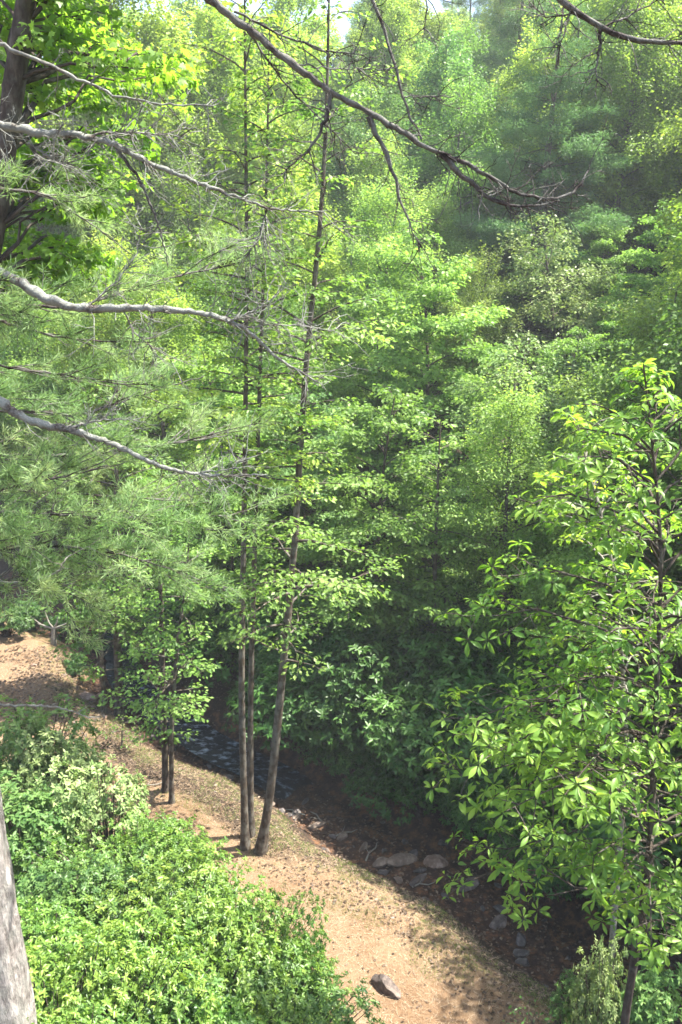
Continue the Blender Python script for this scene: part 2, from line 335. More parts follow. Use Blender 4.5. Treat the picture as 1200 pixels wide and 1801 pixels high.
def shrub(g, rx, rz, nros, leaf, per, T, lm, bm, name, lumps=7, flat=.6, tipcol=None):
    """many-stemmed shrub: stems fan out from the foot, each ends in rosettes of leaves on an uneven dome"""
    W = Wood(); lv = Leaves()
    cen = [(g.normal() * rx * .46, g.normal() * rx * .46, g.uniform(.45, .8) * rz, g.uniform(.26, .44)) for _ in range(lumps)]
    tips = []
    for i in range(nros):
        cx, cy_, cz, rr = cen[g.integers(lumps)]
        d = norm(np.array([g.normal(), g.normal(), g.normal() * .8 + .35])); s = g.uniform(.45, 1.08) ** .5
        p = np.array([cx, cy_, cz]) + d * np.array([rx * rr * 1.5, rx * rr * 1.5, rz * rr]) * s
        if p[2] < .12 * rz: p[2] = .12 * rz + g.random() * .3
        tips.append((p, d))
    for p, d in tips[:nros // 7]:
        W.tube(np.array([[g.normal() * .1, g.normal() * .1, -.15], p * [.3, .3, .45], p * [.7, .7, .78], p]), [.022, .015, .009, .004], 4)
    P = np.array([t[0] for t in tips]); Dr = np.array([t[1] for t in tips])
    ax = norm(Dr * .6 + UP * .7 + g.normal(size=P.shape) * .3)
    u = norm(np.cross(ax, np.array([.3, .9, .1]))); v = np.cross(ax, u)
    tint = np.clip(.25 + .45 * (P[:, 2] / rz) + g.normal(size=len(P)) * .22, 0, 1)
    for q in range(per):
        a = q * 2.4 + g.random(len(P)) * .7; el = g.uniform(.0, .9, len(P)) * (.3 + .7 * q / per)
        D = (np.cos(a)[:, None] * u + np.sin(a)[:, None] * v) * np.cos(el)[:, None] + ax * np.sin(el)[:, None]
        D = D - UP * .12
        N = norm(ax + g.normal(size=P.shape) * .3)
        off = ax * g.uniform(-.6, .35, len(P))[:, None] * leaf
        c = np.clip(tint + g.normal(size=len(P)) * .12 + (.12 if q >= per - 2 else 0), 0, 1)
        lv.add(P + off, D, N, leaf * g.uniform(.7, 1.15, len(P)), c, g)
    return W.mesh(name + '_wood', bm), lv.mesh(name + '_leaves', lm, T)

# ------------------------------------------------------------------ objects
def tag(o, label, cat, group=None):
    o['label'] = label; o['category'] = cat
    if group: o['group'] = group
    return o
def thing(name, loc, label, cat, group=None, rz=0.0, sc=1.0):
    o = bpy.data.objects.new(name, None); o.empty_display_size = .2; C.objects.link(o)
    o.location = loc; o.rotation_euler = (0, 0, rz); o.scale = (sc,) * 3 if np.isscalar(sc) else sc
    return tag(o, label, cat, group)
def part(name, me, parent, loc=(0, 0, 0)):
    o = bpy.data.objects.new(name, me); C.objects.link(o); o.parent = parent; o.location = loc; return o
def struct(name, me, kind='structure'):
    o = bpy.data.objects.new(name, me); C.objects.link(o); o['kind'] = kind; return o
def plant(name, meshes, loc, label, cat, group=None, rz=0, sc=1.0, parts=('trunk', 'crown'), tilt=None):
    t = thing(name, loc, label, cat, group, rz, sc)
    if tilt: t.rotation_euler = (tilt[0], tilt[1], rz)
    part(parts[0], meshes[0], t); part(parts[1], meshes[1], t); return t
def gz(x, y): return float(ground(x, y))

# ------------------------------------------------------------------ ground, path, creek bed (one sheet cut along the creek)
def axis(segs):
    a = []
    for lo, hi, st in segs: a += list(np.arange(lo, hi, st))
    return np.array(a + [segs[-1][1]])
xs = axis([(-120, -40, 8), (-40, -14, 1.5), (-14, 9, .14), (9, 40, 1.5), (40, 120.1, 8)])
ys = axis([(-40, 4, 4), (4, 27, .14), (27, 60, 1.5), (60, 200.1, 7)])
X, Y = np.meshgrid(xs, ys); Z = ground(X, Y); SS = S_of(X, Y)
nx, ny = len(xs), len(ys)
idx = (np.arange(ny - 1)[:, None] * nx + np.arange(nx - 1)[None, :]).ravel()
quads = np.stack([idx, idx + 1, idx + 1 + nx, idx + nx], 1)
sc_ = ((SS[:-1, :-1] + SS[1:, 1:]) / 2).ravel()
pathw = np.interp(SS, [-5.2, -4.2, -1.95, -1.2], [0, 1, 1, 0]); cw = np.clip((C_of(X, Y) - .2) / 2.2, 0, 1); pathw = pathw * (1 - cw + cw * np.interp(SS, [-3.0, -2.2], [1, .2])); pathw = np.where((X < -5.0) & (SS < -.4), np.maximum(pathw, np.clip((-X - 5) * .9, 0, .95)), pathw)
mossw = np.interp(SS, [-2.6, -1.9, -1.3, -.8, 1.3, 1.9, 4], [.1, .42, .5, .2, .1, .5, .35]); mossw = np.where(SS < -4.3, .3, mossw)
bedw = np.interp(SS, [-1.1, -.6, .85, 1.5], [0, 1, 1, 0])
zone = np.stack([pathw, mossw, bedw, np.ones_like(pathw)], -1).reshape(-1, 4)
Vall = np.stack([X.ravel(), Y.ravel(), Z.ravel()], 1)
def sheet(name, sel):
    q = quads[sel]; u, inv = np.unique(q, return_inverse=True)
    me = mesh_from(name, Vall[u], inv.ravel(), np.full(len(q), 4), M['ground'], smooth=True)
    a = me.color_attributes.new('zone', 'FLOAT_COLOR', 'POINT'); a.data.foreach_set('color', zone[u].astype(np.float32).ravel())
    return struct(name, me)
cx_ = ((X[:-1, :-1] + X[1:, 1:]) / 2).ravel(); cy_ = ((Y[:-1, :-1] + Y[1:, 1:]) / 2).ravel()
near = (cx_ > -14) & (cx_ < 9) & (cy_ > 4) & (cy_ < 27)
isp = near & (sc_ > -4.6) & (sc_ < -1.6); isb = near & (sc_ >= -.9) & (sc_ < 1.5)
sheet('path', isp); sheet('creek_bed', isb); sheet('ground', ~(isp | isb))
# water
cs = np.arange(-7, 14, .09); ss = np.linspace(-.32, .7, 18)
CC, SW = np.meshgrid(cs, ss)
WX, WY = XY(SW, CC)
lev = -10.93 + .012 * (WY - WX) * .7
lev = lev + np.interp(CC, [-7, 3.3, 4.1, 5, 7, 9, 14], [-.45, -.3, .02, .14, .22, .34, .38])      # small falls upstream
WZ = lev + .025 * fbm(WX, WY, 5, 2)
me_v = np.stack([WX.ravel(), WY.ravel(), WZ.ravel()], 1); a_, b_ = WX.shape
ii = (np.arange(a_ - 1)[:, None] * b_ + np.arange(b_ - 1)[None, :]).ravel(); qq = np.stack([ii, ii + 1, ii + 1 + b_, ii + b_], 1)
wm = mesh_from('stream', me_v, qq.ravel(), np.full(len(qq), 4), M['water'], smooth=True)
ra = wm.attributes.new('rapid', 'FLOAT', 'POINT'); ra.data.foreach_set('value', np.interp(CC, [2.5, 4, 6.5, 9, 12], [0, .9, 1, .6, .3]).ravel().astype(np.float32))
struct('stream', wm)

# ------------------------------------------------------------------ the tree kinds of the hillside
g = np.random.default_rng(11)
def straight(H, lean=.4, g=g):
    z = np.linspace(0, 1, 9); a, b = g.normal(size=2) * lean
    return np.stack([a * z ** 1.5 + .12 * np.sin(z * 5 + a * 9), b * z ** 1.5 + .12 * np.sin(z * 4 + b * 9), z * H - .3], 1)
dome = lambda Rm, p=.6: (lambda u: Rm * (min(1, .45 + 1.6 * u) if u < .35 else (1 - ((u - .35) / .67) ** 1.8) ** p))
K = {}
BL = dict(elev=(22, 72), vj=.2, jit=.9, spread=.24)
K['a'] = broadleaf(g, straight(13), .14, .16, dome(2.7), 46, .115, 110, T_SMALL, M['leaf_yellow'], M['bark'], 'ka', **BL)
K['b'] = broadleaf(g, straight(11), .12, .14, dome(2.9), 44, .11, 110, T_SMALL, M['leaf_mid'], M['bark'], 'kb', **BL)
K['c'] = broadleaf(g, straight(8.5), .08, .10, dome(2.4), 42, .135, 84, T_SMALL, M['leaf_mid'], M['bark_dark'], 'kc', elev=(8, 50), vj=.04, jit=.6, spread=.2)
K['d'] = broadleaf(g, straight(7.5), .075, .12, dome(2.3), 38, .125, 84, T_SMALL, M['leaf_cool'], M['bark_dark'], 'kd', elev=(5, 40), vj=.02, jit=.5, spread=.18)
K['e'] = broadleaf(g, straight(15), .17, .22, dome(3.1), 52, .13, 105, T_SMALL, M['leaf_yellow'], M['bark'], 'ke', **BL)
K['f'] = broadleaf(g, straight(12), .13, .16, dome(2.6), 44, .12, 105, T_SMALL, M['leaf_cool'], M['bark'], 'kf', **BL)
K['g'] = broadleaf(g, straight(10), .11, .12, dome(2.3), 40, .095, 130, T_SMALL, M['leaf_fresh'], M['bark'], 'kg', elev=(30, 75), vj=.16, jit=.9, spread=.24)
K['pale'] = broadleaf(g, straight(6), .07, .15, dome(1.9), 34, .10, 85, T_SMALL, M['leaf_pale'], M['bark_dark'], 'kpale', elev=(5, 50), vj=.08)
cone = lambda Rm: (lambda u: Rm * (1 - u) ** .75 + .25)
K['pine'] = conifer(g, 15, .2, .10, cone(2.9), 17, 6, .15, 230, M['needle_blue'], M['bark_dark'], 'kpine', up=22, droop=.35, tuft=.3, across=.22)
K['hem'] = conifer(g, 13, .18, .06, cone(2.8), 26, 7, .13, 120, M['needle_blue'], M['bark_dark'], 'khem', up=5, droop=.8, tuft=.16, across=.4)
K['rho'] = shrub(g, 1.5, 1.9, 620, .15, 9, T_OVAL, M['leaf_rhodo'], M['bark_dark'], 'krho')
K['rho2'] = shrub(g, 1.2, 1.5, 460, .13, 9, T_OVAL, M['leaf_rhodo'], M['bark_dark'], 'krho2')

HILL = {
 'a': ('broadleaf_tree', 'yellow-green broadleaf tree', 'tree', 'yellow-green trees of the hillside wood'),
 'g': ('broadleaf_tree', 'pale fresh-green feathery tree', 'tree', 'fresh-green feathery trees of the hillside wood'),
 'b': ('broadleaf_tree', 'mid-green broadleaf tree', 'tree', 'mid-green trees of the hillside wood'),
 'c': ('understory_tree', 'low layered green tree', 'tree', 'low trees at the foot of the hillside'),
 'd': ('understory_tree', 'low bluish-green tree', 'tree', 'low cool-green trees at the foot of the hillside'),
 'e': ('broadleaf_tree', 'tall pale yellow-green tree', 'tree', 'tall trees high on the hillside'),
 'f': ('broadleaf_tree', 'cool-green broadleaf tree', 'tree', 'cool-green trees of the hillside wood'),
 'pine': ('pine_tree', 'soft blue-green pine', 'tree', 'pines on the far hillside'),
 'hem': ('hemlock_tree', 'dark drooping hemlock', 'tree', 'hemlocks on the far hillside'),
}
order = []
def region(x, y, z):
    """where a hillside tree shows in the photo, told by the things beside it"""
    d = np.array([x, y, z]); c = y * cP - z * sP; px = 600 + F * x / c; py = 900 - F * (y * sP + z * cP) / c
    h = 'at the top' if py < 150 else 'high up' if py < 450 else 'at mid height' if py < 800 else 'low down'
    p = 'behind the pine branches' if px < 300 else 'behind the slender creekside trees' if px < 620 else 'left of the tall pine' if px < 850 else 'around the tall pine' if px < 1040 else 'at the right edge'
    order.append(px)
    return p, h
def put(k, x, y, sc=1.0, label=None, rz=None, name=None, tilt=None):
    nm, lb, cat, grp = HILL[k]; z = gz(x, y)
    p, h = region(x, y, z + {'a': 10, 'b': 8, 'c': 6, 'd': 5.5, 'e': 12, 'f': 9, 'g': 7.5, 'pine': 12, 'hem': 10}[k] * (sc if np.isscalar(sc) else sc[2]))
    o = plant(name or nm, K[k], (x, y, z - .1), label or '%s %s, %s' % (lb, p, h), cat, grp if label else grp + ', ' + p + ', ' + h, g.random() * 6.28 if rz is None else rz, sc, tilt=tilt)
    if not label: twins.setdefault(o['label'], []).append((order[-1], o))
    return o
twins = {}
NTH = ['leftmost', 'second from left', 'third from left', 'fourth from left', 'fifth from left', 'sixth from left', 'seventh from left', 'eighth from left', 'ninth from left', 'tenth from left', 'eleventh from left', 'twelfth from left', 'thirteenth from left', 'fourteenth from left']
def tell_apart():
    for lb, L_ in twins.items():
        L_.sort(key=lambda t: t[0])
        if len(L_) > 1:
            for i, (_, o) in enumerate(L_[:14]): o['label'] = lb + ', ' + ('rightmost' if i == len(L_) - 1 else NTH[i])
def putp(k, px, Yd, sc=1.0, **kw): 
    x = (px - 600) / F * Yd / .95; return put(k, x, Yd, sc, **kw)

# named trees of the far side, each one to be picked out in the photo
putp('pine', 925, 33, (1.25, 1.25, .92), label='tall blue-green pine standing clear above the others in the upper right, dark trunk showing')
putp('pine', 868, 45, (1.2, 1.2, 1.1), label='hazy blue-green pine behind the tall pine, against the top edge of the wood')
putp('hem', 1175, 40, 1.25, label='dark blue-green hemlock in shade at the upper right edge')
putp('hem', 1135, 50, 1.25, label='dark hemlock behind the shaded one, higher up the slope at the upper right')
putp('a', 1190, 20, .66, label='yellow-green tree at the right edge in front of the dark hemlocks')
X0 = at(985, 560, 27)
plant('flowering_tree', K['pale'], (X0[0], 27, gz(X0[0], 27) + 1.5 - 1.5), 'small tree with whitish leaves below the tall blue-green pine', 'tree', rz=1.0, sc=1.25)
X0 = at(940, 700, 21)
plant('small_tree', K['pale'], (X0[0], 21, gz(X0[0], 21)), 'pale olive small-leaved tree left of the big-leaved tree, above the dark creek bank', 'tree', rz=2.0, sc=1.15)

for k, x, y, sc in [('b', 7.4, 10.6, .9), ('c', 9.0, 8.8, 1.1), ('b', 10.8, 9.6, 1.0), ('c', 8.6, 12.4, 1.0), ('a', 12.0, 6.6, .9)]: put(k, x, y, sc)  # unseen trees right of the frame, added to cast shade on creek and path edge
for x, y, sc in [(-17, 44, 1.35), (-12.5, 47, 1.3), (-22, 50, 1.35), (-9, 54, 1.3), (-15, 58, 1.35), (-4, 60, 1.3), (-25, 62, 1.3), (-6.5, 42, 1.15), (-10.5, 40, 1.45), (-13.5, 38, 1.4)]: put('e', x, y, sc)
pts = []
taken = [(o.location.x, o.location.y) for o in C.objects if o.get('category') == 'tree']
tries = 0
while tries < 12000 and len(pts) < 285:
    tries += 1
    y = 13 + 75 * g.random() ** .8; x = (g.random() * 2 - 1) * (.45 * y + 2.5) ; s = S_of(x, y)
    if s < 2.4: continue
    dmin = 1.7 + .03 * y
    if any((x - a) ** 2 + (y - b) ** 2 < dmin ** 2 for a, b, *_ in pts) or any((x - a) ** 2 + (y - b) ** 2 < 5 for a, b in taken): continue
    if s < 7: k = g.choice(['c', 'd', 'c', 'b'] if x > -4 else ['c', 'b', 'a'])
    elif s < 16: k = g.choice(['b', 'a', 'c', 'd', 'c', 'g', 'a'])
    else:
        k = g.choice(['a', 'e', 'b', 'f', 'pine', 'a', 'e', 'g', 'g'])
        if x > .36 * y: k = g.choice(['hem', 'f', 'a', 'g'])
    q = 600 + F * x / (y * 1.0)
    if 13 < y < 46 and (775 < q < 1060 and y < 34 or 1060 <= q < 1280 and y < 32): k = 'cdg'[len(pts) % 3]
    pts.append((x, y, k))
for x, y, k in pts:
    s = S_of(x, y); sc = g.uniform(.82, 1.15)
    if s < 7: sc *= .85
    if y > 18 and y < 34 and 775 < 600 + F * x / y < 1280: sc *= .68
    put(k, x, y, sc)
# rhododendrons along the far bank
def rwhere(c): return ('hidden behind the big leaves' if c < -2.2 else 'above the rock slabs' if c < .6 else 'right of the leaning tree' if c < 3.2 else 'behind the slender trees' if c < 6 else 'left of the slender trees')
n = 0
for i in range(46):
    c = -5 + 15 * (i + g.random()) / 46; s = g.uniform(1.35, 3.6) + (.15 if -1.5 < c < 2.0 else 0); x, y = XY(s, c)
    lb_ = 'dark rhododendron %s, %s' % ('at the water line' if s < 2.4 else 'just above the water' if s < 3.3 else 'up in deep shade', rwhere(c))
    o = plant('rhododendron_shrub', K['rho' if i % 2 else 'rho2'], (x, y, gz(x, y) - .05), lb_, 'shrub', 'rhododendrons along the far bank', g.random() * 6, g.uniform(.8, 1.25), parts=('stem', 'foliage'))
    twins.setdefault(lb_, []).append((-c, o))
for i in range(22):
    c = -4.5 + 8.3 * (i + g.random()) / 22; s = g.uniform(1.1, 1.6); x, y = XY(s, c)
    o = plant('rhododendron_shrub', K['rho2'], (x, y, gz(x, y) - .05), 'low dark rhododendron at the bed edge, ' + rwhere(c), 'shrub', 'low rhododendrons along the bed', g.random() * 6, g.uniform(.5, .75), parts=('stem', 'foliage'))
    twins.setdefault(o['label'], []).append((-c, o))
tell_apart()

# ------------------------------------------------------------------ slender trees by the creek
def trunk_px(pp, Yd, dY=0.0, top=None):
    P = []
    for i, (px, py) in enumerate(pp):
        P.append(at(px, py, Yd + dY * i))
    P = np.array(P); P[0, 2] = gz(P[0, 0], P[0, 1]) - .15
    return P
def own_tree(name, P, label, r0, base, Rf, nl, leaf, lpm, lm, bm, seed, cat='tree', T=T_SMALL, **kw):
    gg = np.random.default_rng(seed); o = P[0].copy()
    me = broadleaf(gg, P - o, r0, base, Rf, nl, leaf, lpm, T, lm, bm, name, **kw)
    return plant(name, me, o, label, cat)
thin = lambda Rm: (lambda u: Rm * (.55 + .5 * math.sin(u * 9) ** 2) * (1 - u ** 3 * .6))
Y_A = 12.9
own_tree('slender_tree', trunk_px([(431, 1480), (424, 1200), (430, 900), (433, 600), (435, 480), (432, 200), (430, -60)], Y_A), 'tall straight slender tree at the path edge, left of the touching pair', .066, .47, thin(1.6), 56, .10, 46, M['leaf_yellow'], M['bark'], 21, elev=(5, 40))
own_tree('slender_tree', trunk_px([(441, 1484), (440, 1250), (447, 1000), (458, 650), (463, 500), (470, 300), (474, 60)], Y_A + .35), 'slender tree tight behind the straight one, drifting right as it rises', .06, .49, thin(1.5), 48, .10, 44, M['leaf_mid'], M['bark'], 22, elev=(5, 40))
own_tree('leaning_tree', trunk_px([(456, 1492), (480, 1375), (500, 1150), (518, 980), (528, 780), (545, 560), (565, 400), (575, 200), (580, -50)], Y_A - .1), 'slender tree leaning right from the path edge, thickest of the creekside three', .082, .27, thin(1.7), 62, .10, 36, M['leaf_mid'], M['bark'], 23, elev=(5, 40))
own_tree('young_tree', trunk_px([(293, 1420), (288, 1250), (284, 1100), (280, 950), (285, 820)], 14.6), 'dark-trunked young tree with layered leaves left of the creekside three', .07, .2, thin(1.2), 36, .105, 50, M['leaf_mid'], M['bark_dark'], 24, elev=(5, 35))
own_tree('young_tree', trunk_px([(303, 1432), (301, 1300), (310, 1150), (330, 1000), (335, 900)], 14.2), 'thin sunlit stem beside the dark-trunked young tree', .055, .4, thin(.9), 22, .105, 46, M['leaf_mid'], M['bark'], 25, elev=(5, 35))
own_tree('young_tree', trunk_px([(183, 1252), (180, 1180), (176, 1090), (180, 980), (190, 900)], 18.5), 'thin brown-stemmed tree left at the far end of the path', .065, .22, thin(1.6), 30, .12, 50, M['leaf_mid'], M['bark'], 26, elev=(5, 35))
own_tree('young_tree', trunk_px([(209, 1245), (207, 1150), (206, 1050), (205, 900), (205, 650)], 18.9), 'straight grey-trunked tree beside the thin brown stem at the far end of the path', .12, .3, thin(1.8), 36, .12, 50, M['leaf_mid'], M['bark'], 27, elev=(5, 35))
own_tree('sapling', trunk_px([(212, 1368), (214, 1320), (216, 1268)], 16.2), 'tiny bare-stemmed sapling on the brown bank below the thin brown stem', .025, .4, thin(.45), 10, .08, 40, M['leaf_mid'], M['bark'], 28, elev=(5, 35))
own_tree('understory_tree', trunk_px([(768, 1100), (765, 1000), (770, 850), (775, 740)], 17.5), 'brown-stemmed tree with sunlit tiers above the darkest hollow of the bank', .075, .25, thin(1.6), 34, .12, 55, M['leaf_mid'], M['bark'], 29, elev=(5, 35))

# ------------------------------------------------------------------ big-leaved tree on the right
def bigleaf(seed, P, r0, env, nlimb, leaf, per, name, bm, tips=(), rightR=1.4, clmin=0.0):
    gg = np.random.default_rng(seed); W = Wood(); lv = Leaves(); tr = smooth_path(P, 26)
    tt = np.linspace(0, 1, 26); W.tube(tr, r0 * (.12 + .88 * (1 - tt) ** .9), 9, .05, gg)
    def rosette(p, d, tint):
        ax = norm(d * .55 + UP * .75 + gg.normal(size=3) * .2); u = norm(np.cross(ax, np.array([.2, .9, .1]))); v = np.cross(ax, u)
        n = gg.integers(per - 3, per + 3); a = np.arange(n) * 2 * math.pi / n + gg.random() * 3 + gg.normal(size=n) * .25
        D = np.cos(a)[:, None] * u + np.sin(a)[:, None] * v + ax * gg.uniform(-.15, .35, n)[:, None] - UP * gg.uniform(.0, .45, n)[:, None]
        lv.add(np.tile(p, (n, 1)) + norm(D) * .015, D, norm(ax + gg.normal(size=(n, 3)) * .3), leaf * gg.uniform(.45, 1.15, n), np.clip(tint + gg.normal(size=n) * .2, 0, 1), gg)
    def limb(p0, p1, r):
        L = np.linalg.norm(p1 - p0); k = 7; t = np.linspace(0, 1, k)[:, None]
        pts = p0 + (p1 - p0) * t + UP * (.14 * L * np.sin(t * math.pi)) + gg.normal(size=(k, 3)) * .018 * L * np.minimum(t * 4, 1)
        W.tube(pts, np.linspace(r, .004, k), 5); d = norm(p1 - p0); aa = math.atan2(d[1], d[0]); tint = gg.uniform(.2, .75)
        rosette(pts[-1], d, tint + .15)
        n2 = max(3, int(L / .13))
        for j in range(n2):
            f = .2 + .8 * (j + gg.random()) / n2; q = path_at(pts, f); l2 = (.12 + .4 * (1 - f)) * L * gg.uniform(.5, 1.1) + .06
            a2 = aa + (1 if j % 2 else -1) * gg.uniform(.4, 1.2); e2 = gg.normal() * .25 + .1
            e_ = q + azv(a2, e2) * l2; m_ = (q + e_) / 2 + UP * .03 * l2
            W.tube(np.array([q, m_, e_]), [.006, .0045, .003], 3); rosette(e_, azv(a2, e2), tint)
            if l2 > .35:
                for _ in range(int(l2 / .17)):
                    s0 = q + (e_ - q) * gg.uniform(.3, .9); a3 = a2 + gg.choice([-1, 1]) * gg.uniform(.4, 1.1)
                    e3 = s0 + azv(a3, gg.normal() * .25) * gg.uniform(.1, .26); W.tube(np.array([s0, (s0 + e3) / 2, e3]), [.004, .003, .002], 3); rosette(e3, azv(a3), tint)
    ez = np.array([e[0] for e in env]); er = np.array([e[1] for e in env]); o = np.argsort(ez); ez, er = ez[o], er[o]
    for p1 in tips:
        z = p1[2] - .15 * np.linalg.norm(p1[:2] - tr[10][:2]); i = int(np.argmin(abs(tr[:, 2] - (z - .1)))); limb(tr[i], p1, .014)
    for i in range(nlimb):
        u = clmin + (1 - clmin) * (i + gg.random()) / nlimb; p0 = path_at(tr, u); a = i * 2.39996 + gg.normal() * .4
        rmax = float(np.interp(p0[2], ez, er)); 
        if math.cos(a) > .2: rmax = min(rmax, rightR) if u < .9 else rmax
        L = rmax * gg.uniform(.5, .95)
        if L < .08: continue
        limb(p0, p0 + azv(a, R(-6 + 45 * u ** 3 + gg.normal() * 8)) * L, min(r0 * .35, .006 + .009 * L))
    rosette(tr[-1], UP, .9)
    return W.mesh(name + '_wood', bm), lv.mesh(name + '_leaves', M['leaf_big'], T_BIG)
YB = 6.6
Pt = np.array([at(1085, 1900, YB), at(1098, 1801, YB), at(1120, 1660, YB), at(1145, 1500, YB), at(1150, 1330, YB), at(1160, 1100, YB), at(1165, 950, YB), at(1150, 800, YB), at(1132, 640, YB)])
x0, y0 = Pt[0][0] - .12, YB; P0 = np.array([x0, y0, gz(x0, y0) - .15]); Pt = np.vstack([P0, Pt])
env = []
for py, lx in [(640, 1112), (700, 1070), (760, 985), (880, 925), (960, 900), (1000, 880), (1080, 870), (1160, 900), (1200, 880), (1270, 800), (1370, 780), (1480, 840), (1560, 960), (1620, 1030), (1680, 1070), (1790, 1090), (1900, 1095)]:
    p = at(lx, py, YB); q = np.interp(p[2], Pt[:, 2], Pt[:, 0]); env.append((p[2], max(.05, q - p[0])))
tp = [at(px, py, YB + dy) for px, py, dy in [(812, 1090, -.1), (870, 1010, .3), (925, 885, -.2), (1000, 760, .2), (790, 1275, -.4), (775, 1372, -.3), (835, 1490, -.2), (805, 1545, .2), (860, 1330, -.9), (900, 1440, -1.1), (1000, 1400, -1.3), (950, 1230, -.8), (940, 1120, .4), (1040, 1540, -1.0)]]
me = bigleaf(41, Pt - P0, .055, [(z - P0[2], r) for z, r in env], 84, .12, 6, 'bigleaf', M['bark_dark'], [p - P0 for p in tp], clmin=.42)
plant('big_leaved_tree', me, P0, 'large bright green tree with whorls of long leaves filling the right side', 'tree')
Y2 = 8.6
P2 = np.array([at(1104, 1310, Y2), at(1096, 1200, Y2), at(1090, 1080, Y2), at(1075, 960, Y2), at(1040, 850, Y2), at(1015, 740, Y2)])
x0 = P2[0][0] + .1; P02 = np.array([x0, Y2, gz(x0, Y2) - .15]); P2 = np.vstack([P02, P2])
env2 = [(at(0, py, Y2)[2] - P02[2], r) for py, r in [(700, .2), (760, .45), (900, .95), (1050, 1.0), (1200, .9), (1320, .4), (1500, .2)]]
me = bigleaf(42, P2 - P02, .05, env2, 44, .15, 6, 'bigleaf2', M['bark_pale'], clmin=.45)
plant('big_leaved_tree', me, P02, 'smaller pale-stemmed big-leaved tree just behind the large bright one', 'tree')

# ------------------------------------------------------------------ top-left broadleaf with lobed leaves
gg = np.random.default_rng(51); W = Wood(); lv = Leaves(); YL = 7.2
P = np.array([at(-75, 1250, YL), at(-70, 900, YL), at(-45, 600, YL), at(-12, 400, YL), at(12, 280, YL), at(24, 150, YL), at(38, 40, YL), at(62, -80, YL), at(80, -250, YL)])
x0 = P[0][0]; PL = np.array([x0 - .1, YL, gz(x0, YL) - .15]); P = np.vstack([PL, P]) - PL; tr = smooth_path(P, 30)
W.tube(tr, .15 * (.45 + .55 * (1 - np.linspace(0, 1, 30))), 10, .05, gg)
targets = []
for _ in range(72):
    px = gg.uniform(-120, 350); py = gg.uniform(-160, 500)
    if px > 350 - max(0, py - 150) * .45: px *= .5
    targets.append(at(px, py, YL + gg.uniform(-.2, 3.0)) - PL)
for q, tg in enumerate(targets):
    z = tg[2] - gg.uniform(.1, .8); i = int(np.argmin(abs(tr[:, 2] - z))); p0 = tr[i]; L = np.linalg.norm(tg - p0); k = 8; t = np.linspace(0, 1, k)[:, None]
    pts = p0 + (tg - p0) * t + UP * .1 * L * np.sin(t * math.pi) + gg.normal(size=(k, 3)) * .03 * L * np.minimum(1, t * 3); W.tube(pts, np.linspace(.006 + .009 * L, .004, k), 5)
    d = norm(tg - p0); aa = math.atan2(d[1], d[0]); tint = gg.uniform(.15, .85)
    for j in range(9):
        f = gg.uniform(.45, 1); s0 = path_at(pts, f); a2 = aa + gg.choice([-1, 1]) * gg.uniform(.2, 1.3); l2 = gg.uniform(.2, .55)
        tw = np.array([s0, s0 + azv(a2, .15) * l2 * .5, s0 + azv(a2, -.05) * l2]); W.tube(tw, [.005, .004, .002], 3)
        leaf_on_twig(lv, gg, tw, 19, .08, .13, droop=.5, tint=tint, jit=.6)
plant('lobed_leaf_tree', (W.mesh('lobed_wood', M['bark_dark']), lv.mesh('lobed_leaves', M['leaf_bright'], T_LOBED)), PL, 'dark-trunked tree with bright lobed leaves in the upper left corner', 'tree')

# ------------------------------------------------------------------ the pine whose branches reach in from the left
YP = 5.0; gp = np.random.default_rng(61)
px0 = -2.60
PP = np.array([px0, YP, gz(px0, YP) - .2])
pine = thing('white_pine', PP, 'near grey-barked pine at the left edge, its bare lichened branches reaching across the view', 'tree')
W = Wood(); zz = np.linspace(0, 15.5, 90); trk = np.stack([.03 * np.sin(zz * .8) * (zz > 1), .04 * np.sin(zz * .6), zz], 1)
ang = np.arange(28) * 2 * math.pi / 28
rad0 = np.interp(zz, [0, .8, 5, 15.5], [.28, .225, .2, .08])
ring = []
for k_, z_ in enumerate(zz):
    rr = rad0[k_] * (1 + .05 * np.sin(ang * 7 + z_ * 2.3) + .035 * np.sin(ang * 11 - z_ * 5) + .02 * gp.normal(size=28))
    ring.append(np.stack([trk[k_, 0] + rr * np.cos(ang), trk[k_, 1] + rr * np.sin(ang), np.full(28, z_)], 1))
W.V.append(np.concatenate(ring)); i_ = np.arange(89 * 28); r_, c_ = i_ // 28, i_ % 28; c2 = (c_ + 1) % 28
W.L.append(np.stack([r_ * 28 + c_, r_ * 28 + c2, (r_ + 1) * 28 + c2, (r_ + 1) * 28 + c_], 1)); W.n = 90 * 28
part('trunk', W.mesh('pine_trunk', M['bark_pine']), pine)

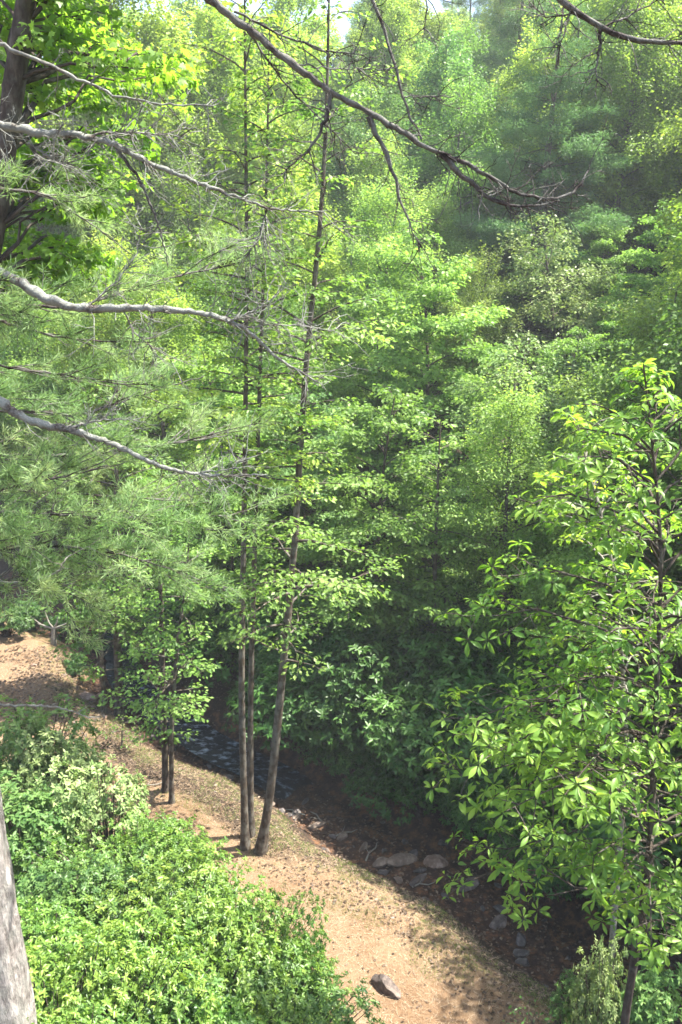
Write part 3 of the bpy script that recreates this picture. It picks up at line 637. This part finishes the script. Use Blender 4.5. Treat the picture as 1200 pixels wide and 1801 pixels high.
def needles_on(lv, g_, p, d, n, ln, tint):
    """one shoot: needles in a brush round its axis"""
    d = norm(d); t = g_.random(n)[:, None]; P_ = p - d * .14 * t
    D = norm(d * g_.uniform(.25, 1.1, n)[:, None] + g_.normal(size=(n, 3)) * .55 + UP * .05)
    lv.add(P_, D, norm(g_.normal(size=(n, 3))), ln * g_.uniform(.6, 1.1, n), np.clip(tint + g_.normal(size=n) * .15, 0, 1), g_)
def pine_branch(pp, r0, r1, seed, bm, bare=.5, twig_n=30, twig_len=.35, shoots=0, sub=(), start=None, tuft=60, spread_az=1.0, name='branch', fz=0.0):
    """pp: (px, py, depth) along the branch; sub: side branches the same way with their radii"""
    g_ = np.random.default_rng(seed); W = Wood(); lv = Leaves()
    pts = [at(a, b, c) - PP for a, b, c in pp]
    if start is not None: pts = [np.array(start)] + pts
    n = max(20, len(pts) * 9); p = smooth_path(np.array(pts), n); p[1:-1] += g_.normal(size=(n - 2, 3)) * .004
    rr = np.linspace(r0, r1, n) * (1 + .08 * g_.normal(size=n)); W.tube(p, rr, 9, .12, g_)
    allp = [(p, 1.0)]
    for sp_, sr in sub:
        q = smooth_path(np.array([at(a, b, c) - PP for a, b, c in sp_]), 16); q[1:-1] += g_.normal(size=(14, 3)) * .004
        W.tube(q, np.linspace(sr, .0025, 16), 5, .1, g_); allp.append((q, .5))
    def twig(s0, d, L, r, depth):
        k = 5; q = [s0]; d = norm(d)
        for _ in range(k - 1): d = norm(d + g_.normal(size=3) * .22); q.append(q[-1] + d * L / (k - 1))
        q = np.array(q); W.tube(q, np.linspace(r, r * .35, k), 3)
        if depth > 0:
            for _ in range(g_.integers(1, 4)):
                f = g_.uniform(.3, .95); twig(path_at(q, f), d + g_.normal(size=3) * .6, L * g_.uniform(.3, .6), r * .6, depth - 1)
        return q[-1], d
    for q, wgt in allp:
        for _ in range(int(twig_n * wgt)):
            f = g_.uniform(bare, 1.0) if wgt == 1 else g_.uniform(.1, 1); i = min(int(f * (len(q) - 1)), len(q) - 2); ax = norm(q[i + 1] - q[i])
            d = norm(ax * g_.uniform(.3, 1.1) + norm(np.cross(ax, g_.normal(size=3))) * .8)
            twig(path_at(q, f), d, twig_len * g_.uniform(.3, 1.2), .0035, 2)
    if shoots:
        q = allp[0][0]
        for s_ in range(shoots):
            f = g_.uniform(max(0, bare - .3), 1.0); i = min(int(f * (len(q) - 1)), len(q) - 2); ax = norm(q[i + 1] - q[i])
            sd = norm(np.cross(ax, UP)) * g_.choice([-1, 1])
            d = norm(ax * g_.uniform(.5, 1.2) + sd * g_.uniform(.2, 1.1) * spread_az + g_.normal(size=3) * .2 + UP * (.05 + fz)); L = g_.uniform(.15, .62)
            s0 = path_at(q, f); e = s0 + d * L + UP * .03; tint = g_.uniform(.15, .9)
            W.tube(np.array([s0, (s0 + e) / 2 + g_.normal(size=3) * .02, e]), [.005, .004, .003], 3)
            for m_ in range(g_.integers(4, 8)):
                w_ = s0 + (e - s0) * g_.uniform(.45, 1.0); dd = norm(d + g_.normal(size=3) * .45 + UP * .12); l3 = g_.uniform(.08, .2)
                W.tube(np.array([w_, w_ + dd * l3]), [.003, .002], 3); needles_on(lv, g_, w_ + dd * l3, dd, tuft, .08, tint)
    b = part(name, W.mesh('pine_branch', bm), pine)
    if shoots: part('needle_spray', lv.mesh('pine_needles', M['needle_pine'], T_NEEDLE), b)
    return b
Lc, Dd = M['bark_lichen'], M['bark_dead']
z_at = lambda px, py: (at(px, py, YP) - PP)[2]
def on_trunk(z): return np.array([0.0, 0.0, z])
pine_branch([(-20, 470, 5.0), (30, 492, 4.95), (75, 522, 4.9), (130, 542, 4.9), (250, 540, 4.9), (360, 550, 4.9), (430, 575, 4.95), (490, 630, 5.0), (560, 672, 5.05)], .042, .005, 1, Lc, bare=.45, twig_n=46, twig_len=.3, start=on_trunk(z_at(-150, 400)), shoots=0,
            sub=[([(150, 540, 4.9), (200, 500, 5.0), (240, 450, 5.1), (250, 400, 5.2)], .006), ([(400, 565, 4.9), (450, 545, 5.0), (480, 525, 5.0)], .006), ([(215, 545, 4.9), (240, 590, 5.0), (300, 630, 5.2)], .006), ([(430, 575, 4.95), (500, 570, 5.0), (590, 580, 5.1)], .005)])
pine_branch([(-20, 690, 4.9), (30, 728, 4.85), (70, 746, 4.85), (120, 754, 4.85), (200, 780, 4.9), (280, 820, 4.95), (340, 833, 5.0), (400, 836, 5.0), (470, 834, 5.0)], .036, .004, 2, Lc, bare=.35, twig_n=34, twig_len=.28, start=on_trunk(z_at(-140, 600)), shoots=0,
            sub=[([(120, 754, 4.85), (170, 738, 4.9), (210, 735, 5.0)], .012), ([(330, 832, 5.0), (410, 825, 5.0), (440, 790, 5.1)], .005)])
pine_branch([(-20, 215, 5.1), (60, 232, 5.1), (150, 238, 5.1), (205, 255, 5.1), (260, 285, 5.1), (330, 315, 5.1), (400, 340, 5.1), (480, 368, 5.1), (570, 372, 5.2)], .032, .003, 3, Lc, bare=.15, twig_n=90, twig_len=.3, start=on_trunk(z_at(-130, 200)),
            sub=[([(150, 238, 5.1), (230, 232, 5.1), (320, 240, 5.2)], .008), ([(50, 250, 5.1), (90, 280, 5.1), (125, 295, 5.0)], .008), ([(470, 368, 5.1), (455, 420, 5.1), (435, 450, 5.1)], .005)])
pine_branch([(-20, 70, 4.8), (50, 98, 4.8), (100, 120, 4.8), (190, 163, 4.8), (280, 184, 4.8), (375, 186, 4.8)], .017, .003, 4, Lc, bare=.5, twig_n=16, twig_len=.2, start=on_trunk(z_at(-150, -40)))
pine_branch([(150, -190, 4.7), (300, -60, 4.6), (375, 2, 4.6), (430, 45, 4.6), (500, 102, 4.6), (585, 163, 4.6), (680, 215, 4.6), (750, 258, 4.6), (830, 292, 4.6), (900, 335, 4.6), (960, 352, 4.7), (1010, 340, 4.75), (1035, 300, 4.8)], .033, .006, 5, Dd, bare=.72, twig_n=46, twig_len=.22, start=on_trunk(z_at(-150, -480)),
            sub=[([(582, 165, 4.6), (575, 210, 4.6), (545, 262, 4.6), (500, 303, 4.6)], .013), ([(648, 205, 4.6), (685, 285, 4.6), (712, 375, 4.6), (742, 437, 4.6)], .016),
                 ([(435, 55, 4.6), (495, 140, 4.7), (560, 205, 4.8), (625, 270, 4.9)], .006), ([(412, 20, 4.6), (500, 65, 4.6), (560, 88, 4.7), (640, 96, 4.8)], .007),
                 ([(775, 270, 4.6), (820, 315, 4.6), (872, 357, 4.6), (930, 365, 4.6), (985, 352, 4.7)], .018), ([(520, 112, 4.6), (600, 122, 4.7), (700, 118, 4.8)], .004)])
pine_branch([(500, -380, 4.9), (620, -120, 4.8), (655, 2, 4.8), (685, 80, 4.8), (705, 160, 4.8), (725, 215, 4.8), (742, 245, 4.8)], .024, .006, 6, Dd, bare=.6, twig_n=18, twig_len=.2, start=on_trunk(z_at(-150, -900)),
            sub=[([(710, 170, 4.8), (750, 170, 4.8), (800, 168, 4.8)], .004), ([(628, -100, 4.8), (745, -60, 4.8), (752, 20, 4.8), (745, 65, 4.8)], .007)])
pine_branch([(200, -800, 5.0), (600, -330, 4.8), (900, -70, 4.6), (990, 0, 4.6), (1030, 28, 4.6), (1057, 48, 4.6), (1120, 72, 4.6), (1215, 78, 4.6)], .04, .011, 7, Dd, bare=.8, twig_n=26, twig_len=.22, start=on_trunk(z_at(-150, -1150)),
            sub=[([(1056, 48, 4.6), (1055, 90, 4.6), (1047, 142, 4.6)], .01), ([(1005, 12, 4.6), (995, 50, 4.6), (982, 85, 4.6)], .005), ([(1055, 50, 4.6), (1120, 20, 4.7), (1200, -30, 4.8)], .006), ([(1020, 22, 4.6), (960, 30, 4.7), (930, 5, 4.7)], .005)])
pine_branch([(-20, 865, 5.0), (50, 848, 5.0), (110, 838, 5.0), (190, 818, 5.1)], .012, .004, 8, Dd, bare=.3, twig_n=14, twig_len=.2, start=on_trunk(z_at(-150, 860)), shoots=8)
pine_branch([(-20, 1022, 5.1), (60, 1025, 5.1), (100, 1005, 5.1), (125, 975, 5.2)], .01, .004, 9, M['bark_pale'], bare=.3, twig_n=8, twig_len=.2, start=on_trunk(z_at(-130, 1000)))
pine_branch([(-20, 1238, 5.3), (60, 1240, 5.3), (110, 1245, 5.3), (160, 1262, 5.4)], .012, .005, 10, M['bark_pale'], bare=.6, twig_n=5, twig_len=.2, start=on_trunk(z_at(-110, 1225)))
pine_branch([(200, 255, 5.1), (240, 305, 5.1), (265, 360, 5.1), (285, 415, 5.1), (296, 470, 5.1)], .011, .003, 11, Dd, bare=.4, twig_n=8, twig_len=.12)
# green sprays
for q, (pp, sh, fz) in enumerate([
    ([(-20, 560, 5.3), (90, 590, 5.4), (180, 600, 5.5)], 16, 0), ([(-20, 640, 5.5), (120, 660, 5.7), (240, 680, 5.9)], 16, 0), ([(-20, 800, 5.4), (150, 800, 5.6), (300, 780, 5.8), (400, 765, 6.0)], 26, 0),
    ([(-20, 900, 5.2), (130, 905, 5.4), (300, 915, 5.6), (410, 905, 5.8)], 42, 0), ([(-20, 965, 5.4), (110, 960, 5.5), (220, 975, 5.6), (300, 1000, 5.7)], 42, 0), ([(-20, 1020, 5.2), (60, 1020, 5.3), (140, 1030, 5.4)], 26, 0),
    ([(-20, 330, 5.6), (80, 340, 5.8), (200, 420, 6.0)], 12, 0), ([(130, 542, 5.3), (250, 500, 5.5), (380, 470, 5.8)], 30, 0), ([(-20, 720, 5.8), (140, 730, 6.0), (260, 690, 6.2), (360, 660, 6.4)], 26, 0), ([(-20, 860, 5.9), (160, 870, 6.1), (320, 880, 6.3)], 26, 0)]):
    a, b, c = pp[0]; pine_branch(pp, .014, .004, 100 + q, Dd, bare=.3, twig_n=6, twig_len=.15, start=on_trunk(z_at(-140, b - 20)), shoots=sh, tuft=42, spread_az=1.3)

# ------------------------------------------------------------------ shrubs on the near slope
gs = np.random.default_rng(71)
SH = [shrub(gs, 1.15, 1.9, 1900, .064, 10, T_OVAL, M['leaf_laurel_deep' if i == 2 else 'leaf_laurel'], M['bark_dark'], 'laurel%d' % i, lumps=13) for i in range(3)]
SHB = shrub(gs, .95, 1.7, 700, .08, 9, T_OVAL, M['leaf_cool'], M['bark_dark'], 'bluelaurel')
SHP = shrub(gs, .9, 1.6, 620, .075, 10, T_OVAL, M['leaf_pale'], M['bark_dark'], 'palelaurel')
def put_shrub(me, px, py, Yd, label, group=None, sc=1.0, hz=1.0, name='laurel_shrub'):
    """px, py: where the top of the shrub shows"""
    p = at(px, py, Yd); z0 = gz(p[0], p[1]) - .05; h = p[2] - z0; base = 1.9
    sz = max(.4, h / base) * hz * gs.uniform(.93, 1.05)
    plant(name, me, (p[0], p[1], z0), label, 'shrub', group, gs.random() * 6, (sc, sc, sz), parts=('stem', 'foliage'))
GG = 'laurel shrubs massed below the path'
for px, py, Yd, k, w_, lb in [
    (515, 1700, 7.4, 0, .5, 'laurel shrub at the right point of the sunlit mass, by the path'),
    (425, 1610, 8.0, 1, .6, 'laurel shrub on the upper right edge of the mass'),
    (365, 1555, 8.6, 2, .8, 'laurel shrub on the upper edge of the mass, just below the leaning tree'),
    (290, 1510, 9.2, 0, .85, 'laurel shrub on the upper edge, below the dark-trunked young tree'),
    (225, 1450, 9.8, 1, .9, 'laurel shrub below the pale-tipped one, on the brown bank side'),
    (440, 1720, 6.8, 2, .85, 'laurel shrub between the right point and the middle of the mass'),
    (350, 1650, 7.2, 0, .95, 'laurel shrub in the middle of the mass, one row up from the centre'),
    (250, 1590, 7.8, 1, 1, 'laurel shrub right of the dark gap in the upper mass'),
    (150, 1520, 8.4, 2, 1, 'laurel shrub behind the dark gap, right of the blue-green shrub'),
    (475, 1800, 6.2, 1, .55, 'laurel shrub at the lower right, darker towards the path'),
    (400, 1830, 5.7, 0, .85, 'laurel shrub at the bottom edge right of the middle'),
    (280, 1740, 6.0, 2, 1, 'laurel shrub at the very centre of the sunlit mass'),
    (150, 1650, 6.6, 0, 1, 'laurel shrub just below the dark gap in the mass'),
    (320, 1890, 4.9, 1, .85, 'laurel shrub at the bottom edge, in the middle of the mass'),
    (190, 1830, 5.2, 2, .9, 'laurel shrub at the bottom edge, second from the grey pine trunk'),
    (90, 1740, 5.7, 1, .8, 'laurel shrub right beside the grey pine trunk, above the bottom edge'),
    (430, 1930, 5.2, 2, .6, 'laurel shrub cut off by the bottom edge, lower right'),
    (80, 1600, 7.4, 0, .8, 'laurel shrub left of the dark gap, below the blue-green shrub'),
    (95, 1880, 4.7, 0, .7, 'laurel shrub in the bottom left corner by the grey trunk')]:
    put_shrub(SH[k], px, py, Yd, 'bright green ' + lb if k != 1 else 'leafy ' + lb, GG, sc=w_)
put_shrub(SHP, 175, 1330, 10.6, 'pale-tipped laurel shrub at the upper end of the shrub mass, by the brown bank', sc=1.0)
put_shrub(SHP, 110, 1275, 11.4, 'grey-green laurel shrub left of the pale-tipped one, under the thin pale branch', sc=1.0)
put_shrub(SHB, 40, 1225, 12.0, 'dark green shrub at the left edge, highest of the shrub mass', sc=1.2)
put_shrub(SHB, 20, 1380, 10.0, 'deep green shrub touching the left edge between the dark one and the grey trunk', sc=1.2)
put_shrub(SHB, 60, 1520, 8.6, 'blue-green shrub beside the grey trunk at the left edge', sc=.9)
put_shrub(SHB, 335, 1480, 11.0, 'small pale green shrub standing out on the path edge above the laurels', sc=.45)
put_shrub(SHP, 1075, 1640, 7.8, 'yellowish pale-tipped shrub under the big-leaved tree at the lower right', sc=.48)
put_shrub(SHB, 1170, 1690, 7.6, 'green shrub in the lower right corner beside the dark stem', sc=.8)
put_shrub(SHB, 1010, 1720, 8.6, 'low green shrub at the path edge left of the yellowish one', sc=.45)
own_tree('seedling', trunk_px([(930, 1840), (936, 1800), (942, 1775)], 8.4), 'small dark-leaved seedling on the sunny path at the bottom edge', .012, .2, thin(.35), 12, .07, 26, M['leaf_rhodo'], M['bark_dark'], 31, elev=(10, 40), cat='seedling', T=T_OVAL)
own_tree('seedling', trunk_px([(1005, 1815), (1010, 1780), (1020, 1745)], 8.2), 'small dark-leaved seedling right of its twin, nearer the dark stem', .012, .2, thin(.35), 12, .07, 26, M['leaf_rhodo'], M['bark_dark'], 32, elev=(10, 40), cat='seedling', T=T_OVAL)

# ------------------------------------------------------------------ rocks
def rock_mesh(g_, sx, sy, sz, m, name, sub=3):
    import bmesh
    bm = bmesh.new(); bmesh.ops.create_icosphere(bm, subdivisions=sub, radius=1)
    planes = [(norm(g_.normal(size=3)), g_.uniform(.42, .8)) for _ in range(11)]
    for v in bm.verts:
        p = np.array(v.co)
        for nrm, d in planes:
            k = p @ nrm - d
            if k > 0: p = p - nrm * k * .93
        p = p * (1 + .03 * g_.normal()); v.co = (p[0] * sx, p[1] * sy, p[2] * sz)
    me = bpy.data.meshes.new(name); bm.to_mesh(me); bm.free(); me.materials.append(m); return me
gr = np.random.default_rng(81)
def rock_on_ray(px, py, dims, m, name, label, group=None, rz=None, cat='rock', sink=.35):
    d = ray(px, py); t = 5.0
    while t < 60 and d[2] * t > gz(d[0] * t, d[1] * t): t += .02
    p = d * t; o = bpy.data.objects.new(name, rock_mesh(gr, *dims, m, name)); C.objects.link(o)
    o.location = (p[0], p[1], gz(p[0], p[1]) + dims[2] * (1 - 2 * sink) * .5); o.rotation_euler = (gr.normal() * .12, gr.normal() * .12, gr.random() * 6 if rz is None else rz)
    return tag(o, label, cat, group)
rock_on_ray(680, 1742, (.27, .15, .2), M['rock_dark'], 'rock', 'lone dark-sided rock lying on the sunny path', rz=-.5, sink=.15)
rock_on_ray(705, 1512, (.42, .2, .09), M['rock'], 'rock_slab', 'pale flat slab at the creek edge, leftmost of the pair of slabs', rz=.5)
rock_on_ray(770, 1520, (.3, .24, .1), M['rock_warm'], 'rock_slab', 'rounded reddish slab right of the pale flat one in the creek', rz=-.3)
rock_on_ray(600, 1475, (.2, .1, .1), M['rock'], 'rock', 'small grey rock tipped on edge left of the slabs', rz=.9)
rock_on_ray(700, 1548, (.14, .09, .08), M['rock'], 'rock', 'narrow grey stone just below the pale flat slab', rz=1.9)
for px, py, dims, rz, lb in [(640, 1490, (.22, .1, .07), 1.0, 'narrow grey slab between the tipped rock and the pale flat slab'), (668, 1520, (.2, .16, .06), .2, 'thin dark slab tucked under the left end of the pale flat one'),
        (735, 1548, (.26, .15, .08), .8, 'tilted brown slab below and between the two large slabs'), (560, 1452, (.24, .14, .07), .3, 'dark flat slab at the foot of the far bank, right of the leaning tree'),
        (820, 1560, (.3, .16, .1), .5, 'dark brown slab right of the rounded reddish one'), (520, 1440, (.16, .12, .07), 2.0, 'small dark slab nearest the leaning tree'), (880, 1625, (.26, .16, .09), .6, 'dark slab half hidden under the big leaves')]:
    rock_on_ray(px, py, dims, M['rock_dark' if px > 700 else 'rock'], 'rock_slab', lb, rz=rz, sink=.3)
rock_on_ray(152, 1228, (.35, .3, .16), M['rock_warm'], 'rock', 'pinkish rock heap in the sun at the far end of the path', rz=.3)
for i in range(80):
    c = gr.uniform(-6, 9); s = gr.uniform(-.9, 1.4); x, y = XY(s, c)
    k = gr.uniform(.05, .2); o = bpy.data.objects.new('creek_stone', rock_mesh(gr, k, k * gr.uniform(.4, 1), k * gr.uniform(.2, .5), M['rock_wet' if gr.random() < .9 else 'rock'], 'creek_stone', 2)); C.objects.link(o)
    o.location = (x, y, gz(x, y) + k * .12); o.rotation_euler = (gr.normal() * .2, gr.normal() * .2, gr.random() * 6)
    tag(o, '%s dark wet stone in the creek bed, %s' % ('tiny' if k < .08 else 'small' if k < .12 else 'middling' if k < .16 else 'larger', rwhere(c)), 'stone', 'stones in the creek bed, ' + rwhere(c))

# ------------------------------------------------------------------ litter: dead leaves and needles, sticks
def scatter(n, fx, size, m, name, T, seed, flat=.25):
    g_ = np.random.default_rng(seed); P_ = fx(g_, n); P_ = np.column_stack([P_, ground(P_[:, 0], P_[:, 1]) + .012]); n = len(P_)
    D = norm(np.column_stack([g_.normal(size=(n, 2)), g_.normal(size=n) * .15])); lv = Leaves()
    lv.add(P_, D, norm(UP + g_.normal(size=(n, 3)) * flat), size * g_.uniform(.5, 1.2, n), None, g_)
    return struct(name, lv.mesh(name, m, T), 'stuff')
def band(s0, s1, c0, c1):
    def f(g_, n):
        s = g_.uniform(s0, s1, n); c = g_.uniform(c0, c1, n); return np.column_stack(XY(s, c))
    return f
M['dead_leaf'] = leaf_mat('dead_leaf', (.035, .022, .014), (.08, .052, .033), (.19, .135, .09), (.5, .4, .3), tr=.08, valvar=0, huevar=0)
M['dead_needle'] = leaf_mat('dead_needle', (.13, .08, .045), (.27, .185, .115), (.45, .36, .25), (.5, .4, .3), tr=.05, valvar=0, huevar=0)
M['grass'] = leaf_mat('grass', (.06, .11, .02), (.11, .17, .03), (.2, .25, .06), (1.4, 1.4, .8), tr=.3, valvar=0, huevar=0)
scatter(15000, band(-2.6, 2.6, -6, 13), .075, M['dead_leaf'], 'fallen_leaves', T_SMALL, 1)
T_PN = (np.array([[0, -.02, 0], [1, 0, 0], [0, .02, 0]]), [[0, 1, 2]])
def spots_near_end(g_, n):
    P_ = band(-4.5, -.6, 7, 13.5)(g_, n); return P_[fbm(P_[:, 0], P_[:, 1], 1.4, 8) > -.1]
scatter(5000, spots_near_end, .09, M['dead_leaf'], 'leaf_litter', T_SMALL, 12)
scatter(1500, band(-5.2, -1.4, -5, 8), .055, M['dead_leaf'], 'dry_leaves', T_SMALL, 13)
scatter(60000, band(-5.2, -1.2, -6, 13), .11, M['dead_needle'], 'fallen_needles', T_PN, 2, flat=.1)
def gf(g_, n):
    P_ = band(-2.8, -1.0, -6, 10)(g_, n); return P_[fbm(P_[:, 0], P_[:, 1], 1.9, 5) > .05]
g_ = np.random.default_rng(3); P_ = gf(g_, 60000); P_ = np.column_stack([P_, ground(P_[:, 0], P_[:, 1])]); lv = Leaves(); n = len(P_)
lv.add(P_, norm(np.column_stack([g_.normal(size=(n, 2)) * .7, np.ones(n)])), norm(g_.normal(size=(n, 3))), .05 * g_.uniform(.4, 1.3, n), None, g_)
struct('grass', lv.mesh('grass', M['grass'], (np.array([[0, -.06, 0], [1, 0, .2], [0, .06, 0]]), [[0, 1, 2]])), 'stuff')
for i, (px, py, L, rz) in enumerate([(610, 1468, .5, .4), (655, 1500, .6, 1.1), (560, 1440, .5, 2.2), (745, 1560, .45, .2), (520, 1430, .45, 2.7), (268, 1385, .5, .5)]):
    d = ray(px, py); t = 5.0
    while t < 60 and d[2] * t > gz(d[0] * t, d[1] * t): t += .02
    p = d * t; W = Wood(); q = np.array([[-L / 2, 0, .02], [-L / 6, .03, .05], [L / 5, -.02, .04], [L / 2, .03, .03]])
    W.tube(q, [.018, .016, .012, .006], 5, .1, gr); W.tube(np.array([q[1], q[1] + [.12, .14, .03]]), [.008, .003], 4)
    o = bpy.data.objects.new('fallen_stick', W.mesh('stick', M['bark_pale'])); C.objects.link(o); o.location = (p[0], p[1], gz(p[0], p[1]) + .01); o.rotation_euler = (0, 0, rz)
    tag(o, 'short bleached stick ' + ['above the pale slab', 'just left of the rock slabs', 'right of the leaning tree base', 'below the slabs on the path side', 'nearest the leaning tree, on the bank', 'on the brown bank by the dark-trunked young tree'][i], 'stick', 'sticks on the creek bank')
def hit(px, py):
    d = ray(px, py); t = 5.0
    while t < 60 and d[2] * t > gz(d[0] * t, d[1] * t): t += .02
    return d * t
for px, py, sc, lb in [(15, 1118, .62, 'low dark shrub at the left edge, behind the far clearing'), (62, 1108, .55, 'low dark shrub just left of the bleached snag'), (128, 1122, .6, 'low dark shrub just right of the bleached snag'), (140, 1185, .34, 'small green shrub right of the clearing, above the pinkish rock')]:
    p = hit(px, py); plant('woodland_shrub', K['rho2'], (p[0], p[1], p[2] - .05), lb, 'shrub', 'low shrubs round the far clearing', g.random() * 6, sc, parts=('stem', 'foliage'))
for i, (px, py, k) in enumerate([(120, 1235, .16), (140, 1248, .12), (165, 1245, .14), (175, 1225, .18), (105, 1205, .1), (60, 1170, .12), (185, 1262, .1), (130, 1262, .11)]):
    p = hit(px, py); o = bpy.data.objects.new('loose_stone', rock_mesh(gr, k, k * .7, k * .45, M['rock_warm'], 'loose_stone', 2)); C.objects.link(o)
    o.location = (p[0], p[1], p[2] + k * .1); o.rotation_euler = (.1, .2, gr.random() * 6)
    tag(o, 'pinkish loose stone ' + ['left of the rock heap', 'at the foot of the rock heap', 'touching the right side of the rock heap', 'right above the rock heap, by the brown stem', 'alone above the rock heap', 'alone in the middle of the clearing', 'small, by the foot of the brown stem', 'small, below the rock heap'][i], 'stone', 'stones round the rock heap')
# small bleached snag at the far end of the path
W = Wood(); Ys = 22.0; b0 = at(95, 1145, Ys); b0[2] = gz(b0[0], b0[1]) - .1; top = at(95, 1105, Ys) - b0
W.tube(np.array([[0, 0, 0], top * .5, top]), [.09, .08, .06], 7, .1, gr)
for dx, dz in [(-.5, .12), (.55, .1), (-.25, .5), (.2, .55), (.7, .4), (-.7, .35)]:
    W.tube(np.array([top, top + [dx * .5, 0, dz * .35], top + [dx, .1, dz]]), [.03, .02, .006], 4, .1, gr)
o = bpy.data.objects.new('dead_snag', W.mesh('snag', M['bark_pale'])); C.objects.link(o); o.location = b0; tag(o, 'small bleached dead snag with spread bare arms at the far end of the path', 'dead tree')

# ------------------------------------------------------------------ haze
HAZE = .0009
if HAZE:
    import bmesh
    bm = bmesh.new(); bmesh.ops.create_cube(bm, size=1)
    for v in bm.verts: v.co = (v.co.x * 250, v.co.y * 250 + 82, -14 + (v.co.z + .5) * 75)
    me = bpy.data.meshes.new('haze'); bm.to_mesh(me); bm.free()
    m, n, out = mat('haze'); pv = n.nodes.new('ShaderNodeVolumePrincipled'); pv.inputs['Density'].default_value = HAZE; pv.inputs['Color'].default_value = (.9, .95, 1, 1); pv.inputs['Anisotropy'].default_value = .1
    n.links.new(pv.outputs[0], out.inputs['Volume']); me.materials.append(m); struct('haze', me, 'stuff')
print('tris', sum(len(m_.polygons) for m_ in bpy.data.meshes), 'objects', len(bpy.data.objects))
